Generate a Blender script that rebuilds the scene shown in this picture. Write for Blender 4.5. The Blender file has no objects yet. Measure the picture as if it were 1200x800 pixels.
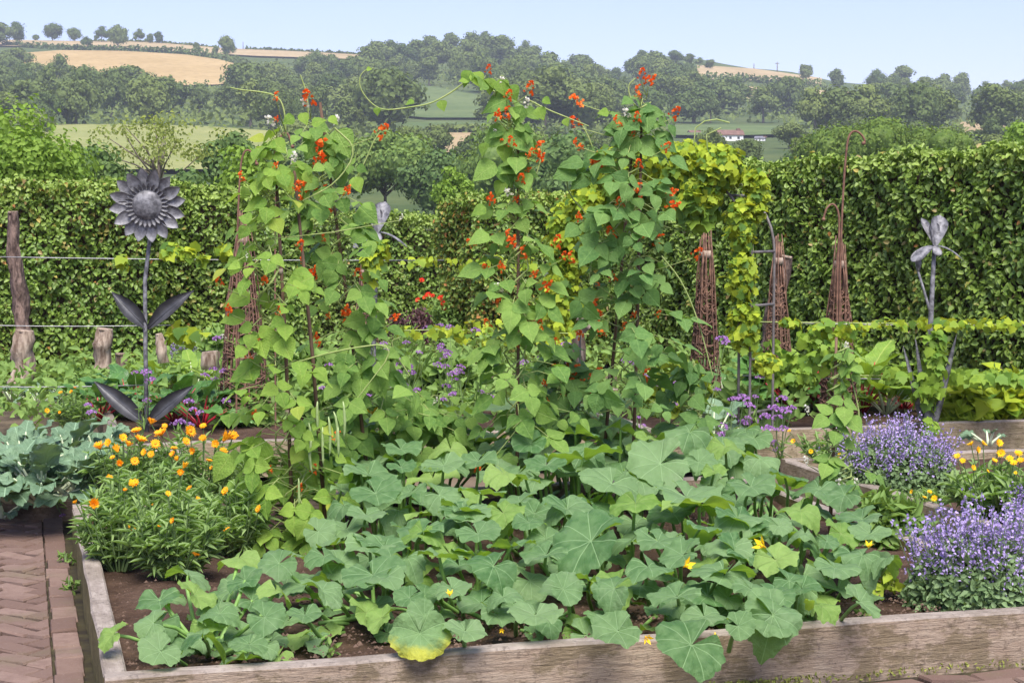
import bpy, math, random
import numpy as np
from mathutils import Vector, Matrix, noise

random.seed(7)
NP = np.random.default_rng(7)
S = bpy.context.scene
COL = S.collection
R = math.radians
TAU = math.tau

# ------------------------------------------------------------------ camera
F = 1950.0                      # focal length in pixels of a 1200 px wide frame
EYE = Vector((0, 0, 1.65))
PITCH = math.atan(138 / F)
cam_d = bpy.data.cameras.new('camera')
cam = bpy.data.objects.new('camera', cam_d)
COL.objects.link(cam)
cam_d.sensor_width = 36
cam_d.lens = F * 36 / 1200
cam_d.clip_start = 0.1
cam_d.clip_end = 6000
cam.location = EYE
cam.rotation_euler = (math.pi / 2 - PITCH, 0, 0)
S.camera = cam

# ------------------------------------------------------------------ light
SUN_EL, SUN_AZ = 60, 170          # azimuth clockwise from +Y (north): high, behind the photographer, thinly veiled
w = bpy.data.worlds.new('World')
S.world = w
w.use_nodes = True
wn = w.node_tree
bg = wn.nodes['Background']
sky = wn.nodes.new('ShaderNodeTexSky')
sky.sky_type = 'NISHITA'
sky.sun_disc = False
sky.sun_elevation = R(SUN_EL)
sky.sun_rotation = R(SUN_AZ)
sky.air_density = 1.0
sky.dust_density = 1.0
sky.ozone_density = 1.6
tone = wn.nodes.new('ShaderNodeMix')
tone.data_type = 'RGBA'
tone.blend_type = 'MULTIPLY'
tone.inputs[0].default_value = 1
tone.inputs[7].default_value = (.90, .80, 1.02, 1)
wn.links.new(sky.outputs[0], tone.inputs[6])
wn.links.new(tone.outputs[2], bg.inputs[0])
bg.inputs[1].default_value = 0.102
sd = bpy.data.lights.new('sun', 'SUN')
sd.energy = 3.4
sd.angle = R(42)
sd.color = (1.0, 0.95, 0.85)
sun = bpy.data.objects.new('sun', sd)
COL.objects.link(sun)
to_sun = Vector((math.sin(R(SUN_AZ)) * math.cos(R(SUN_EL)), math.cos(R(SUN_AZ)) * math.cos(R(SUN_EL)), math.sin(R(SUN_EL))))
sun.rotation_euler = to_sun.to_track_quat('Z', 'Y').to_euler()
S.view_settings.view_transform = 'Standard'
S.view_settings.look = 'None'
S.view_settings.exposure = 1.15
S.view_settings.gamma = 1
S.cycles.max_bounces = 6
S.cycles.transparent_max_bounces = 4
S.cycles.volume_bounces = 0

# ------------------------------------------------------------------ place from picture measurements
FWD = Vector((0, math.cos(PITCH), -math.sin(PITCH)))
UPV = Vector((0, math.sin(PITCH), math.cos(PITCH)))


def ray(px, py):
    return FWD + Vector(((px - 600) / F, 0, 0)) - UPV * ((py - 400) / F)


def at_z(px, py, z):
    r = ray(px, py)
    return EYE + r * ((z - EYE.z) / r.z)


def at_d(px, py, d):
    r = ray(px, py)
    return EYE + r * (d / r.y)


def ppm(d):
    return F / d


U = Vector((0.959, 0.283, 0))     # along the front board
V = Vector((-0.283, 0.959, 0))    # away from the viewer, along the side board
A0 = at_z(123, 795.5, 0.2)
A0.z = 0


def uv(u, v, z=0.0):
    return A0 + U * u + V * v + Vector((0, 0, z))


def to_uv(p):
    q = p - A0
    return q.dot(U), q.dot(V)


# ------------------------------------------------------------------ objects
def tag(o, label=None, cat=None, group=None, kind=None):
    if label: o['label'] = label
    if cat: o['category'] = cat
    if group: o['group'] = group
    if kind: o['kind'] = kind
    return o


def thing(name, label, cat, loc=(0, 0, 0), group=None):
    o = bpy.data.objects.new(name, None)
    COL.objects.link(o)
    o.location = loc
    o.empty_display_size = 0.1
    return tag(o, label, cat, group)


def link(name, me, parent=None, mw=None, kind=None):
    """An object of mesh ME under PARENT; MW is its matrix in the parent's space."""
    o = bpy.data.objects.new(name, me)
    COL.objects.link(o)
    if parent is not None:
        o.parent = parent
    if mw is not None:
        o.matrix_basis = mw
    if kind: o['kind'] = kind
    return o


def under(child, leaf, leaf_mat):
    """child's mesh is in the coordinates of the leaf's parent"""
    child.parent = leaf
    child.matrix_parent_inverse = leaf_mat.inverted()


def axes(d, n, p, s=1.0):
    """matrix with local x along d, local z along n (made square), at p"""
    d = d.normalized()
    n = n - d * n.dot(d)
    if n.length < 1e-4:
        n = d.orthogonal()
    n.normalize()
    y = n.cross(d)
    sx, sy, sz = (s, s, s) if not isinstance(s, tuple) else s
    return Matrix(((d.x * sx, y.x * sy, n.x * sz, p.x), (d.y * sx, y.y * sy, n.y * sz, p.y), (d.z * sx, y.z * sy, n.z * sz, p.z), (0, 0, 0, 1)))


def rv(a=1.0):
    return Vector((random.uniform(-a, a), random.uniform(-a, a), random.uniform(-a, a)))


class MB:
    def __init__(s):
        s.v, s.f, s.t = [], [], []

    def add(s, vs, fs, t=0.5):
        o = len(s.v)
        s.v += [tuple(x) for x in vs]
        s.t += [t] * len(vs)
        s.f += [tuple(i + o for i in f) for f in fs]

    def tube(s, pts, rad, n=6, cap=True, t=0.5, rough=0.0):
        pts = [Vector(p) for p in pts]
        if not hasattr(rad, '__len__'):
            rad = [rad] * len(pts)
        ring = []
        prev = None
        for i, p in enumerate(pts):
            d = (pts[min(i + 1, len(pts) - 1)] - pts[max(i - 1, 0)])
            if d.length < 1e-9: d = Vector((0, 0, 1))
            d.normalize()
            if prev is None:
                a = d.orthogonal().normalized()
            else:
                a = prev - d * prev.dot(d)
                a = a.normalized() if a.length > 1e-6 else d.orthogonal().normalized()
            prev = a
            b = d.cross(a)
            for k in range(n):
                th = TAU * k / n
                r = rad[i]
                if rough: r *= 1 + rough * (noise.noise(Vector((p.x * 9 + math.cos(th) * 1.3, p.y * 9 + math.sin(th) * 1.3, p.z * 5))) + .5 * noise.noise(Vector((math.cos(th) * 4, math.sin(th) * 4 + p.x * 20, p.z * 9))))
                ring.append(p + (a * math.cos(th) + b * math.sin(th)) * r)
        fs = []
        m = len(pts)
        for i in range(m - 1):
            for k in range(n):
                fs.append((i * n + k, i * n + (k + 1) % n, (i + 1) * n + (k + 1) % n, (i + 1) * n + k))
        if cap:
            fs.append(tuple(range(n - 1, -1, -1)))
            fs.append(tuple((m - 1) * n + k for k in range(n)))
        s.add(ring, fs, t)

    def box(s, lo, hi, bev=0.0):
        x0, y0, z0 = lo
        x1, y1, z1 = hi
        b = bev
        vs = []
        for z, i in ((z0, b), (z0 + b, 0), (z1 - b, 0), (z1, b)) if b else ((z0, 0), (z1, 0)):
            vs += [(x0 + i, y0 + i, z), (x1 - i, y0 + i, z), (x1 - i, y1 - i, z), (x0 + i, y1 - i, z)]
        m = len(vs) // 4
        fs = [(3, 2, 1, 0), tuple(4 * (m - 1) + k for k in range(4))]
        for i in range(m - 1):
            for k in range(4):
                fs.append((4 * i + k, 4 * i + (k + 1) % 4, 4 * i + 4 + (k + 1) % 4, 4 * i + 4 + k))
        s.add(vs, fs)

    def mesh(s, name, mat, smooth=True):
        me = bpy.data.meshes.new(name)
        me.from_pydata(s.v, [], s.f)
        at = me.attributes.new('tint', 'FLOAT', 'POINT')
        at.data.foreach_set('value', s.t)
        if smooth: me.shade_smooth()
        me.materials.append(mat)
        return me

    def build(s, name, mat, parent=None, smooth=True, kind=None, mw=None):
        return link(name, s.mesh(name, mat, smooth), parent, mw, kind)


def np_mesh(name, Vs, Q, mat, tint=None, smooth=False, normals=None):
    me = bpy.data.meshes.new(name)
    Vs = np.ascontiguousarray(Vs, dtype=np.float32)
    Q = np.ascontiguousarray(Q, dtype=np.int32)
    me.vertices.add(len(Vs))
    me.vertices.foreach_set('co', Vs.ravel())
    me.loops.add(Q.size)
    me.loops.foreach_set('vertex_index', Q.ravel())
    me.polygons.add(len(Q))
    me.polygons.foreach_set('loop_start', np.arange(len(Q), dtype=np.int32) * Q.shape[1])
    if smooth: me.polygons.foreach_set('use_smooth', np.ones(len(Q), dtype=bool))
    me.update(calc_edges=True)
    if tint is not None:
        at = me.attributes.new('tint', 'FLOAT', 'POINT')
        at.data.foreach_set('value', np.ascontiguousarray(tint, dtype=np.float32))
    me.materials.append(mat)
    if normals is not None:
        me.normals_split_custom_set_from_vertices(np.ascontiguousarray(normals, dtype=np.float32))
    return me


def unit(a):
    return a / np.maximum(np.linalg.norm(a, axis=1, keepdims=True), 1e-9)


def leaf_cards(P, D, N, L, W, fold=0.25, droop=0.15):
    """folded six-point leaves: base at P, pointing D, upper side N. Returns verts (n*6,3), quads (n*2,4)"""
    n = len(P)
    D = unit(D)
    N = unit(N - D * (N * D).sum(1, keepdims=True))
    Y = np.cross(N, D)
    L = np.broadcast_to(np.asarray(L, float), (n,))[:, None]
    W = np.broadcast_to(np.asarray(W, float), (n,))[:, None]
    up = fold * W
    v = np.stack([
        P,
        P + D * L * .30 + Y * W * .48 + N * up,
        P + D * L * .68 + Y * W * .36 + N * (up * .6 - droop * L * .4),
        P + D * L - N * droop * L,
        P + D * L * .68 - Y * W * .36 + N * (up * .6 - droop * L * .4),
        P + D * L * .30 - Y * W * .48 + N * up], axis=1).reshape(-1, 3)
    b = (np.arange(n) * 6)[:, None]
    q = np.concatenate([b + np.array([[0, 3, 2, 1]]), b + np.array([[0, 5, 4, 3]])], axis=1).reshape(-1, 4)
    return v, q


LOBED = np.array([(0, 0, 0), (.05, .30, .02), (.20, .46, -.02), (.36, .34, .05), (.60, .40, -.02), (.68, .24, .03), (1.0, 0, -.15), (.68, -.24, .03), (.60, -.40, -.02), (.36, -.34, .05), (.20, -.46, -.02), (.05, -.30, .02), (.35, 0, .0)])


def lobed_mesh(name, P, D, N, L, mat, tint=None):
    """palmate leaves cut into five points"""
    n = len(P)
    D = unit(D)
    N = unit(N - D * (N * D).sum(1, keepdims=True))
    Y = np.cross(N, D)
    t = LOBED
    L = np.broadcast_to(np.asarray(L, float), (n,))[:, None, None]
    v = P[:, None, :] + L * (D[:, None, :] * t[None, :, :1] + Y[:, None, :] * t[None, :, 1:2] * 1.15 + N[:, None, :] * t[None, :, 2:3])
    f3 = np.array([(0, 12, 1), (12, 2, 1), (12, 3, 2), (12, 4, 3), (12, 5, 4), (12, 6, 5), (12, 7, 6), (12, 8, 7), (12, 9, 8), (12, 10, 9), (12, 11, 10), (12, 0, 11)])[:, ::-1]
    q = ((np.arange(n) * 13)[:, None, None] + f3[None]).reshape(-1, 3)
    if tint is None: tint = NP.random(n)
    return np_mesh(name, v.reshape(-1, 3), q, mat, np.repeat(tint, 13))


def leaf_mesh(name, P, D, N, L, W, mat, tint=None, fold=0.25, droop=0.15):
    v, q = leaf_cards(P, D, N, L, W, fold, droop)
    if tint is None: tint = NP.random(len(P))
    return np_mesh(name, v, q, mat, np.repeat(tint, 6))


# ------------------------------------------------------------------ materials
class NT:
    def __init__(s, name):
        s.m = bpy.data.materials.new(name)
        s.m.use_nodes = True
        s.t = s.m.node_tree
        s.b = s.t.nodes['Principled BSDF']
        s.out = s.t.nodes['Material Output']

    def n(s, kind, **kw):
        x = s.t.nodes.new('ShaderNode' + kind)
        for k, v in kw.items(): setattr(x, k, v)
        return x

    def put(s, sock, v):
        if hasattr(v, 'is_output') or isinstance(v, bpy.types.NodeSocket):
            s.t.links.new(v, sock)
        else:
            sock.default_value = v

    def m_(s, op, a, b=0.5, c=None):
        x = s.n('Math', operation=op)
        s.put(x.inputs[0], a)
        s.put(x.inputs[1], b)
        if c is not None: s.put(x.inputs[2], c)
        return x.outputs[0]

    def mix(s, f, a, b, mode='MIX'):
        x = s.n('Mix', data_type='RGBA', blend_type=mode)
        s.put(x.inputs[0], f)
        s.put(x.inputs[6], a if not isinstance(a, tuple) else (*a[:3], 1))
        s.put(x.inputs[7], b if not isinstance(b, tuple) else (*b[:3], 1))
        return x.outputs[2]

    def noise(s, scale, detail=3, vec=None, rough=.5):
        x = s.n('TexNoise')
        x.inputs['Scale'].default_value = scale
        x.inputs['Detail'].default_value = detail
        x.inputs['Roughness'].default_value = rough
        if vec is not None: s.put(x.inputs['Vector'], vec)
        return x.outputs['Fac']

    def ramp(s, f, lo, hi):
        x = s.n('MapRange', interpolation_type='SMOOTHSTEP')
        s.put(x.inputs[0], f)
        x.inputs[1].default_value = lo
        x.inputs[2].default_value = hi
        return x.outputs[0]

    def obj(s):
        return s.n('TexCoord').outputs['Object']

    def geo(s):
        return s.n('NewGeometry').outputs['Position']

    def scaled(s, v, sc):
        x = s.n('Mapping')
        s.put(x.inputs[0], v)
        x.inputs['Scale'].default_value = sc
        return x.outputs[0]

    def rnd(s):
        return s.n('ObjectInfo').outputs['Random']

    def tint(s):
        return s.n('Attribute', attribute_name='tint').outputs['Fac']

    def bump(s, h, strength=.3, dist=.01):
        x = s.n('Bump')
        x.inputs['Strength'].default_value = strength
        x.inputs['Distance'].default_value = dist
        s.put(x.inputs['Height'], h)
        s.put(s.b.inputs['Normal'], x.outputs[0])
        return x.outputs[0]

    def done(s, col=None, rough=.6, spec=.3, metal=0.0):
        if col is not None: s.put(s.b.inputs['Base Color'], col if not isinstance(col, tuple) else (*col[:3], 1))
        s.put(s.b.inputs['Roughness'], rough)
        s.b.inputs['Specular IOR Level'].default_value = spec
        s.b.inputs['Metallic'].default_value = metal
        return s.m


def leaf_mat(name, c1, c2, c3=None, trans=.3, tcol=None, rough=.55, spec=.16, vein=None, src='obj', under=None, vstr=.55, c3at=.9, nscale=6.0, blotch=None, mildew=None):
    """leaf surface: colour drifts from c1 to c2 leaf by leaf, a few leaves c3 (yellowing)"""
    s = NT(name)
    if src == 'obj': r = s.rnd()
    elif src == 'attr': r = s.tint()
    else: r = s.m_('ADD', s.m_('MULTIPLY', s.tint(), .22), s.m_('MULTIPLY', s.rnd(), .78))
    col = s.mix(r, c1, c2)
    oc = s.obj()
    nz = s.noise(nscale, 3, oc)
    col = s.mix(s.m_('MULTIPLY', s.ramp(nz, .35, .7), .35), col, tuple(x * 1.35 for x in c2))
    if c3 is not None:
        r2 = s.m_('FRACT', s.m_('MULTIPLY', r, 7.31))
        col = s.mix(s.ramp(r2, c3at, min(1, c3at + .06)), col, c3)
    if vein:
        xyz = s.n('SeparateXYZ')
        s.put(xyz.inputs[0], oc)
        x, y = xyz.outputs[0], xyz.outputs[1]
        if vein == 'palm':
            th = s.m_('ARCTAN2', y, x)
            rr = s.m_('SQRT', s.m_('ADD', s.m_('MULTIPLY', x, x), s.m_('MULTIPLY', y, y)))
            f = s.m_('ABSOLUTE', s.m_('SUBTRACT', s.m_('FRACT', s.m_('ADD', s.m_('DIVIDE', th, .66), .5)), .5))
            dist = s.m_('MULTIPLY', s.m_('MULTIPLY', f, .66), rr)
            main = s.m_('SUBTRACT', 1.0, s.ramp(dist, .001, .010))
            g = s.m_('FRACT', s.m_('ADD', s.m_('MULTIPLY', rr, 9.0), s.m_('MULTIPLY', f, -9.0)))
            side = s.m_('SUBTRACT', 1.0, s.ramp(s.m_('ABSOLUTE', s.m_('SUBTRACT', g, .5)), .02, .10))
            vn = s.m_('MAXIMUM', main, s.m_('MULTIPLY', side, .16))
        else:
            ay = s.m_('ABSOLUTE', y)
            main = s.m_('SUBTRACT', 1.0, s.ramp(ay, .006, .03))
            g = s.m_('FRACT', s.m_('SUBTRACT', s.m_('MULTIPLY', x, 6.5), s.m_('MULTIPLY', ay, 6.0)))
            side = s.m_('SUBTRACT', 1.0, s.ramp(s.m_('ABSOLUTE', s.m_('SUBTRACT', g, .5)), .02, .13))
            vn = s.m_('MAXIMUM', main, s.m_('MULTIPLY', side, .4))
        pale = tuple(min(.6, x * 1.9 + .05) for x in c2)
        col = s.mix(s.m_('MULTIPLY', vn, vstr), col, pale)
        s.bump(s.m_('ADD', s.m_('MULTIPLY', vn, -.8), s.noise(16, 3, oc)), .42, .02)
    if mildew is not None:
        mz = s.noise(5, 6, s.n('NewGeometry').outputs['Position'], .75)
        col = s.mix(s.m_('MULTIPLY', s.ramp(mz, .50, .72), .5), col, mildew)
    if blotch is not None:
        sx = s.n('SeparateXYZ')
        s.put(sx.inputs[0], oc)
        rr_ = s.m_('SQRT', s.m_('ADD', s.m_('MULTIPLY', sx.outputs[0], sx.outputs[0]), s.m_('MULTIPLY', sx.outputs[1], sx.outputs[1])))
        f = s.m_('ADD', s.m_('ADD', s.m_('MULTIPLY', sx.outputs[0], .75), s.m_('MULTIPLY', rr_, 1.0)), s.m_('MULTIPLY', s.noise(5, 5, oc, .65), .7))
        col = s.mix(s.m_('MULTIPLY', s.ramp(f, .72, 1.10), .9), col, blotch)
    if under is not None:
        back = s.n('NewGeometry').outputs['Backfacing']
        col = s.mix(back, col, under)
    s.done(col, rough, spec)
    if trans:
        tr = s.n('BsdfTranslucent')
        tc = tcol or tuple(x * k for x, k in zip(c2, (1.5, 1.5, .6)))
        tr.inputs[0].default_value = (*tc, 1)
        mx = s.n('MixShader')
        mx.inputs[0].default_value = trans
        s.t.links.new(s.b.outputs[0], mx.inputs[1])
        s.t.links.new(tr.outputs[0], mx.inputs[2])
        s.t.links.new(mx.outputs[0], s.out.inputs[0])
    return s.m


def plain(name, c1, c2, scale=8, rough=.7, spec=.25, metal=0.0, bump=0.0, stretch=None, rnd=0.0, bdist=.01):
    s = NT(name)
    oc = s.obj()
    if stretch: oc = s.scaled(oc, stretch)
    nz = s.noise(scale, 5, oc, .6)
    col = s.mix(s.ramp(nz, .3, .7), c1, c2)
    if rnd:
        k = s.m_('ADD', s.m_('MULTIPLY', s.rnd(), 2 * rnd), 1 - rnd)
        hs = s.n('HueSaturation')
        s.put(hs.inputs['Value'], k)
        s.put(hs.inputs['Color'], col)
        col = hs.outputs[0]
    if bump: s.bump(nz, bump, bdist)
    return s.done(col, rough, spec, metal)


M = {}
M['squash'] = leaf_mat('squash_leaf', (.054, .135, .044), (.175, .280, .118), trans=.34, tcol=(.30, .50, .04), rough=.5, spec=.22, vein='palm', under=(.22, .35, .06), vstr=.55, mildew=(.23, .32, .17))
M['squash_yellow'] = leaf_mat('half_yellow_squash_leaf', (.085, .175, .062), (.170, .275, .110), trans=.22, tcol=(.40, .42, .05), vein='palm', vstr=.3, blotch=(.42, .42, .05))
M['squash_young'] = leaf_mat('young_squash_leaf', (.125, .235, .045), (.235, .355, .095), trans=.34, tcol=(.36, .54, .04), rough=.5, spec=.22, vein='palm', under=(.24, .36, .07), vstr=.3)
M['stalk'] = plain('fleshy_stalk', (.13, .25, .05), (.20, .34, .09), 20, .5, .35)
M['bean_light'] = leaf_mat('young_bean_leaf', (.115, .225, .040), (.25, .385, .065), trans=.36, tcol=(.40, .60, .05), rough=.5, vein='pin', under=(.20, .32, .08), vstr=.3, c3=(.36, .40, .06), c3at=.93)
M['bean_mid'] = leaf_mat('bean_leaf', (.080, .175, .040), (.210, .335, .070), trans=.32, tcol=(.25, .46, .04), rough=.48, vein='pin', under=(.16, .27, .075), vstr=.3)
M['bean_deep'] = leaf_mat('deep_bean_leaf', (.066, .155, .044), (.165, .280, .075), trans=.3, tcol=(.22, .42, .04), rough=.46, vein='pin', under=(.15, .26, .08), vstr=.3)
M['bean_stem'] = plain('bean_stem', (.22, .30, .08), (.33, .38, .14), 30, .55)
M['pod'] = plain('bean_pod', (.24, .34, .12), (.36, .44, .20), 20, .5)
M['cane'] = plain('brown_cane', (.085, .05, .032), (.17, .105, .065), 20, .7, bump=.4, stretch=(1, 1, .15))
M['red'] = leaf_mat('scarlet_petal', (.84, .085, .015), (.95, .26, .035), trans=.25, tcol=(.9, .12, .02), src='attr', spec=.2)
M['white'] = leaf_mat('cream_petal', (.74, .70, .56), (.85, .83, .74), trans=.25, tcol=(.9, .88, .7), src='attr', spec=.2)
M['orange'] = leaf_mat('marigold_petal', (.86, .33, .008), (.92, .50, .015), trans=.2, tcol=(.9, .4, .01), src='mix', spec=.2)
M['orange_eye'] = plain('marigold_eye', (.55, .20, .01), (.75, .35, .02), 60, .8)
M['yellow'] = leaf_mat('yellow_petal', (.86, .52, .01), (.90, .60, .02), trans=.2, src='mix', spec=.2)
M['crimson'] = leaf_mat('crimson_petal', (.55, .02, .015), (.70, .06, .02), trans=.2, src='mix', spec=.2)
M['mari_leaf'] = leaf_mat('marigold_leaf', (.18, .29, .09), (.31, .43, .17), trans=.42, spec=.15, rough=.7, src='attr', tcol=(.22, .38, .05))
M['hedge'] = leaf_mat('hedge_leaf', (.072, .155, .022), (.235, .325, .054), c3=(.34, .24, .09), c3at=.965, trans=.2, src='attr', tcol=(.14, .26, .025), rough=.45, spec=.4)
M['hedge_bronze'] = leaf_mat('bronzed_hedge_leaf', (.15, .17, .035), (.34, .28, .07), c3=(.36, .16, .05), c3at=.8, trans=.2, src='attr', rough=.5)
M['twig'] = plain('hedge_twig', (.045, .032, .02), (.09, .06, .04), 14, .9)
M['hop'] = leaf_mat('golden_hop_leaf', (.115, .225, .026), (.37, .45, .035), c3=(.07, .155, .03), c3at=.76, trans=.34, src='attr', tcol=(.6, .62, .04))
M['hop_green'] = leaf_mat('green_hop_leaf', (.09, .19, .035), (.22, .33, .04), trans=.3, src='attr', tcol=(.35, .5, .04))
M['chard'] = leaf_mat('chard_leaf', (.050, .140, .030), (.095, .210, .045), trans=.2, rough=.35, spec=.5, vein='pin', vstr=.35)
M['chard_red'] = plain('red_chard_stalk', (.34, .016, .030), (.50, .03, .05), 15, .35, .5)
M['chard_lime'] = leaf_mat('pale_chard_leaf', (.15, .27, .045), (.25, .37, .06), trans=.28, rough=.4, vein='pin', vstr=.35)
M['brassica'] = leaf_mat('brassica_leaf', (.085, .155, .085), (.165, .255, .150), trans=.16, rough=.55, spec=.3, vein='pin', vstr=.55, under=(.17, .25, .16))
M['herb'] = leaf_mat('herb_leaf', (.11, .20, .045), (.20, .31, .08), trans=.28, src='attr', tcol=(.28, .42, .06))
M['herb_lime'] = leaf_mat('lime_leaf', (.20, .30, .035), (.36, .44, .05), trans=.3, src='attr', tcol=(.45, .55, .05))
M['grey_leaf'] = leaf_mat('grey_green_leaf', (.11, .185, .075), (.21, .30, .14), trans=.2, src='attr')
M['purple_leaf'] = leaf_mat('purple_leaf', (.055, .025, .030), (.11, .055, .060), trans=.1, src='attr', rough=.6)
M['catmint'] = leaf_mat('catmint_flower', (.27, .185, .45), (.50, .40, .66), trans=.2, src='attr', tcol=(.42, .34, .65), spec=.15)
M['verbena'] = leaf_mat('verbena_flower', (.19, .085, .26), (.37, .20, .43), trans=.2, src='attr', tcol=(.4, .15, .5), spec=.15)
M['thin_stem'] = plain('thin_green_stem', (.09, .15, .05), (.15, .22, .08), 20, .6)
M['sword'] = leaf_mat('sword_leaf', (.13, .24, .05), (.24, .36, .07), trans=.25, src='attr')
M['bark'] = plain('tree_bark', (.10, .08, .06), (.19, .16, .125), 6, .9, bump=.6, stretch=(1, 1, .3))
M['log_dark'] = plain('dark_log', (.055, .036, .03), (.25, .175, .14), 26, .9, bump=1.0, stretch=(1, 1, .35), bdist=.03)
M['log_pale'] = plain('weathered_log', (.13, .085, .06), (.46, .37, .29), 22, .9, bump=1.0, stretch=(1, 1, .2), bdist=.02)
M['lead'] = plain('dull_grey_metal', (.075, .074, .080), (.27, .268, .28), 24, .6, .35, metal=.2, bump=.5)
M['lead_dark'] = plain('dark_grey_metal', (.040, .041, .045), (.085, .086, .092), 9, .45, .5, metal=.4, bump=.12)
M['rust'] = plain('rusted_iron', (.12, .062, .042), (.23, .125, .085), 18, .8, bump=.4)
M['willow'] = plain('red_brown_willow', (.085, .048, .034), (.24, .135, .092), 22, .7, bump=.3)
M['arch_iron'] = plain('arch_iron', (.13, .115, .11), (.23, .21, .20), 16, .6, metal=.3)
M['wire'] = plain('wire', (.24, .24, .25), (.34, .34, .35), 20, .45, metal=.7)


def soil_mat():
    s = NT('soil')
    g = s.geo()
    a = s.noise(7, 6, g, .65)
    b = s.noise(60, 4, g, .7)
    col = s.mix(s.ramp(a, .3, .7), (.058, .034, .023), (.115, .072, .050))
    col = s.mix(s.ramp(b, .58, .74), col, (.23, .165, .125))
    s.bump(s.m_('ADD', a, s.m_('MULTIPLY', b, .8)), 1.0, .03)
    return s.done(col, .95, .15)


def board_mat(name, c1, c2, stain, amount=.6):
    s = NT(name)
    oc = s.obj()
    grain = s.noise(16, 6, s.scaled(oc, (.30, 2.2, 2.2)), .7)
    fine = s.noise(70, 5, s.scaled(oc, (.22, 1.6, 1.6)), .7)
    blot = s.noise(4.2, 8, s.scaled(oc, (1, 1, 1.6)), .75)
    spots = s.noise(26, 5, oc, .75)
    col = s.mix(s.ramp(s.m_('ADD', s.m_('MULTIPLY', grain, .5), s.m_('MULTIPLY', s.noise(9, 6, oc, .7), .5)), .36, .64), c1, c2)
    col = s.mix(s.m_('MULTIPLY', s.ramp(fine, .5, .75), .25), col, tuple(x * .55 for x in c1))
    col = s.mix(s.m_('MULTIPLY', s.ramp(blot, .47, .56), amount), col, stain)
    col = s.mix(s.m_('MULTIPLY', s.ramp(spots, .54, .64), .6), col, tuple(x * .45 for x in c1))
    h = s.m_('ADD', grain, s.m_('ADD', s.m_('MULTIPLY', fine, .4), s.m_('MULTIPLY', spots, .3)))
    s.bump(h, .8, .015)
    return s.done(col, .85, .2)


def brick_mat():
    s = NT('paving_brick')
    oc = s.obj()
    g = s.geo()
    r = s.rnd()
    col = s.mix(r, (.125, .080, .063), (.215, .148, .120))
    n1 = s.noise(14, 6, g, .7)
    n2 = s.noise(110, 3, g, .7)
    n3 = s.noise(2.5, 4, g, .6)
    col = s.mix(s.m_('MULTIPLY', s.ramp(n1, .42, .68), .6), col, (.135, .085, .068))
    col = s.mix(s.m_('MULTIPLY', s.ramp(n3, .5, .68), .35), col, (.12, .115, .055))
    col = s.mix(s.m_('MULTIPLY', s.ramp(n2, .60, .72), .45), col, (.32, .25, .215))
    s.bump(s.m_('ADD', n1, s.m_('MULTIPLY', n2, .5)), .6, .008)
    return s.done(col, .9, .2)


M['soil'] = soil_mat()
M['clod'] = plain('soil_crumb', (.06, .036, .025), (.15, .10, .075), 30, .95, rnd=.2)
M['board'] = board_mat('weathered_board', (.27, .20, .145), (.36, .285, .215), (.15, .115, .065), .75)
M['board_top'] = board_mat('bleached_board_top', (.235, .195, .165), (.36, .31, .265), (.16, .13, .10), .45)
M['board_green'] = board_mat('algae_board', (.12, .10, .04), (.20, .165, .07), (.08, .07, .03), .5)
M['board_far'] = board_mat('far_board', (.24, .185, .115), (.38, .31, .21), (.15, .125, .06), .5)
M['board_dark'] = board_mat('dark_shaded_board', (.14, .10, .08), (.23, .175, .14), (.09, .07, .05), .5)  # shade on the cabbage bed's front board is put into this dark colour
M['brick'] = brick_mat()
M['joint'] = plain('mossy_joint', (.028, .022, .016), (.060, .052, .024), 12, .95, bump=.5)
M['earth'] = plain('trodden_earth', (.11, .08, .055), (.17, .13, .09), 2, .95, bump=.4)
M['moss'] = leaf_mat('moss', (.13, .16, .03), (.24, .25, .06), trans=.1, src='attr')

# hills
def field_mat(name, c1, c2, scale=.05, stripe=0.0):
    s = NT(name)
    g = s.geo()
    n1 = s.noise(scale, 5, g, .6)
    n2 = s.noise(scale * 14, 3, g, .6)
    col = s.mix(s.ramp(n1, .3, .7), c1, c2)
    col = s.mix(s.m_('MULTIPLY', s.ramp(n2, .42, .70), .5), col, tuple(x * .68 for x in c1))
    return s.done(col, .95, .05)


M['hill'] = field_mat('hill_ground', (.055, .085, .030), (.10, .125, .045))
M['wheat'] = field_mat('ripe_wheat', (.33, .232, .100), (.41, .300, .145), .02)
M['stubble'] = field_mat('stubble', (.31, .235, .125), (.40, .31, .18), .02)
M['pasture'] = field_mat('pasture', (.20, .225, .075), (.28, .285, .11), .03)
M['meadow'] = field_mat('green_meadow', (.085, .125, .045), (.130, .170, .065), .03)
M['hill_leaf'] = leaf_mat('hill_tree_leaf', (.040, .076, .022), (.155, .195, .050), trans=.15, src='mix', rough=.7, spec=.15)
M['tree_bright'] = leaf_mat('bright_tree_leaf', (.10, .19, .025), (.22, .33, .05), trans=.3, src='attr', tcol=(.28, .45, .04))
M['tree_mid'] = leaf_mat('mid_tree_leaf', (.075, .145, .030), (.19, .265, .065), trans=.22, src='attr')
M['tree_dark'] = leaf_mat('dark_tree_leaf', (.050, .105, .028), (.125, .19, .055), trans=.18, src='attr')
M['tree_oak'] = leaf_mat('oak_leaf', (.058, .115, .015), (.145, .205, .034), trans=.2, src='attr')
M['tree_pale'] = leaf_mat('pale_tree_leaf', (.14, .19, .04), (.26, .30, .075), trans=.28, src='attr')

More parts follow.
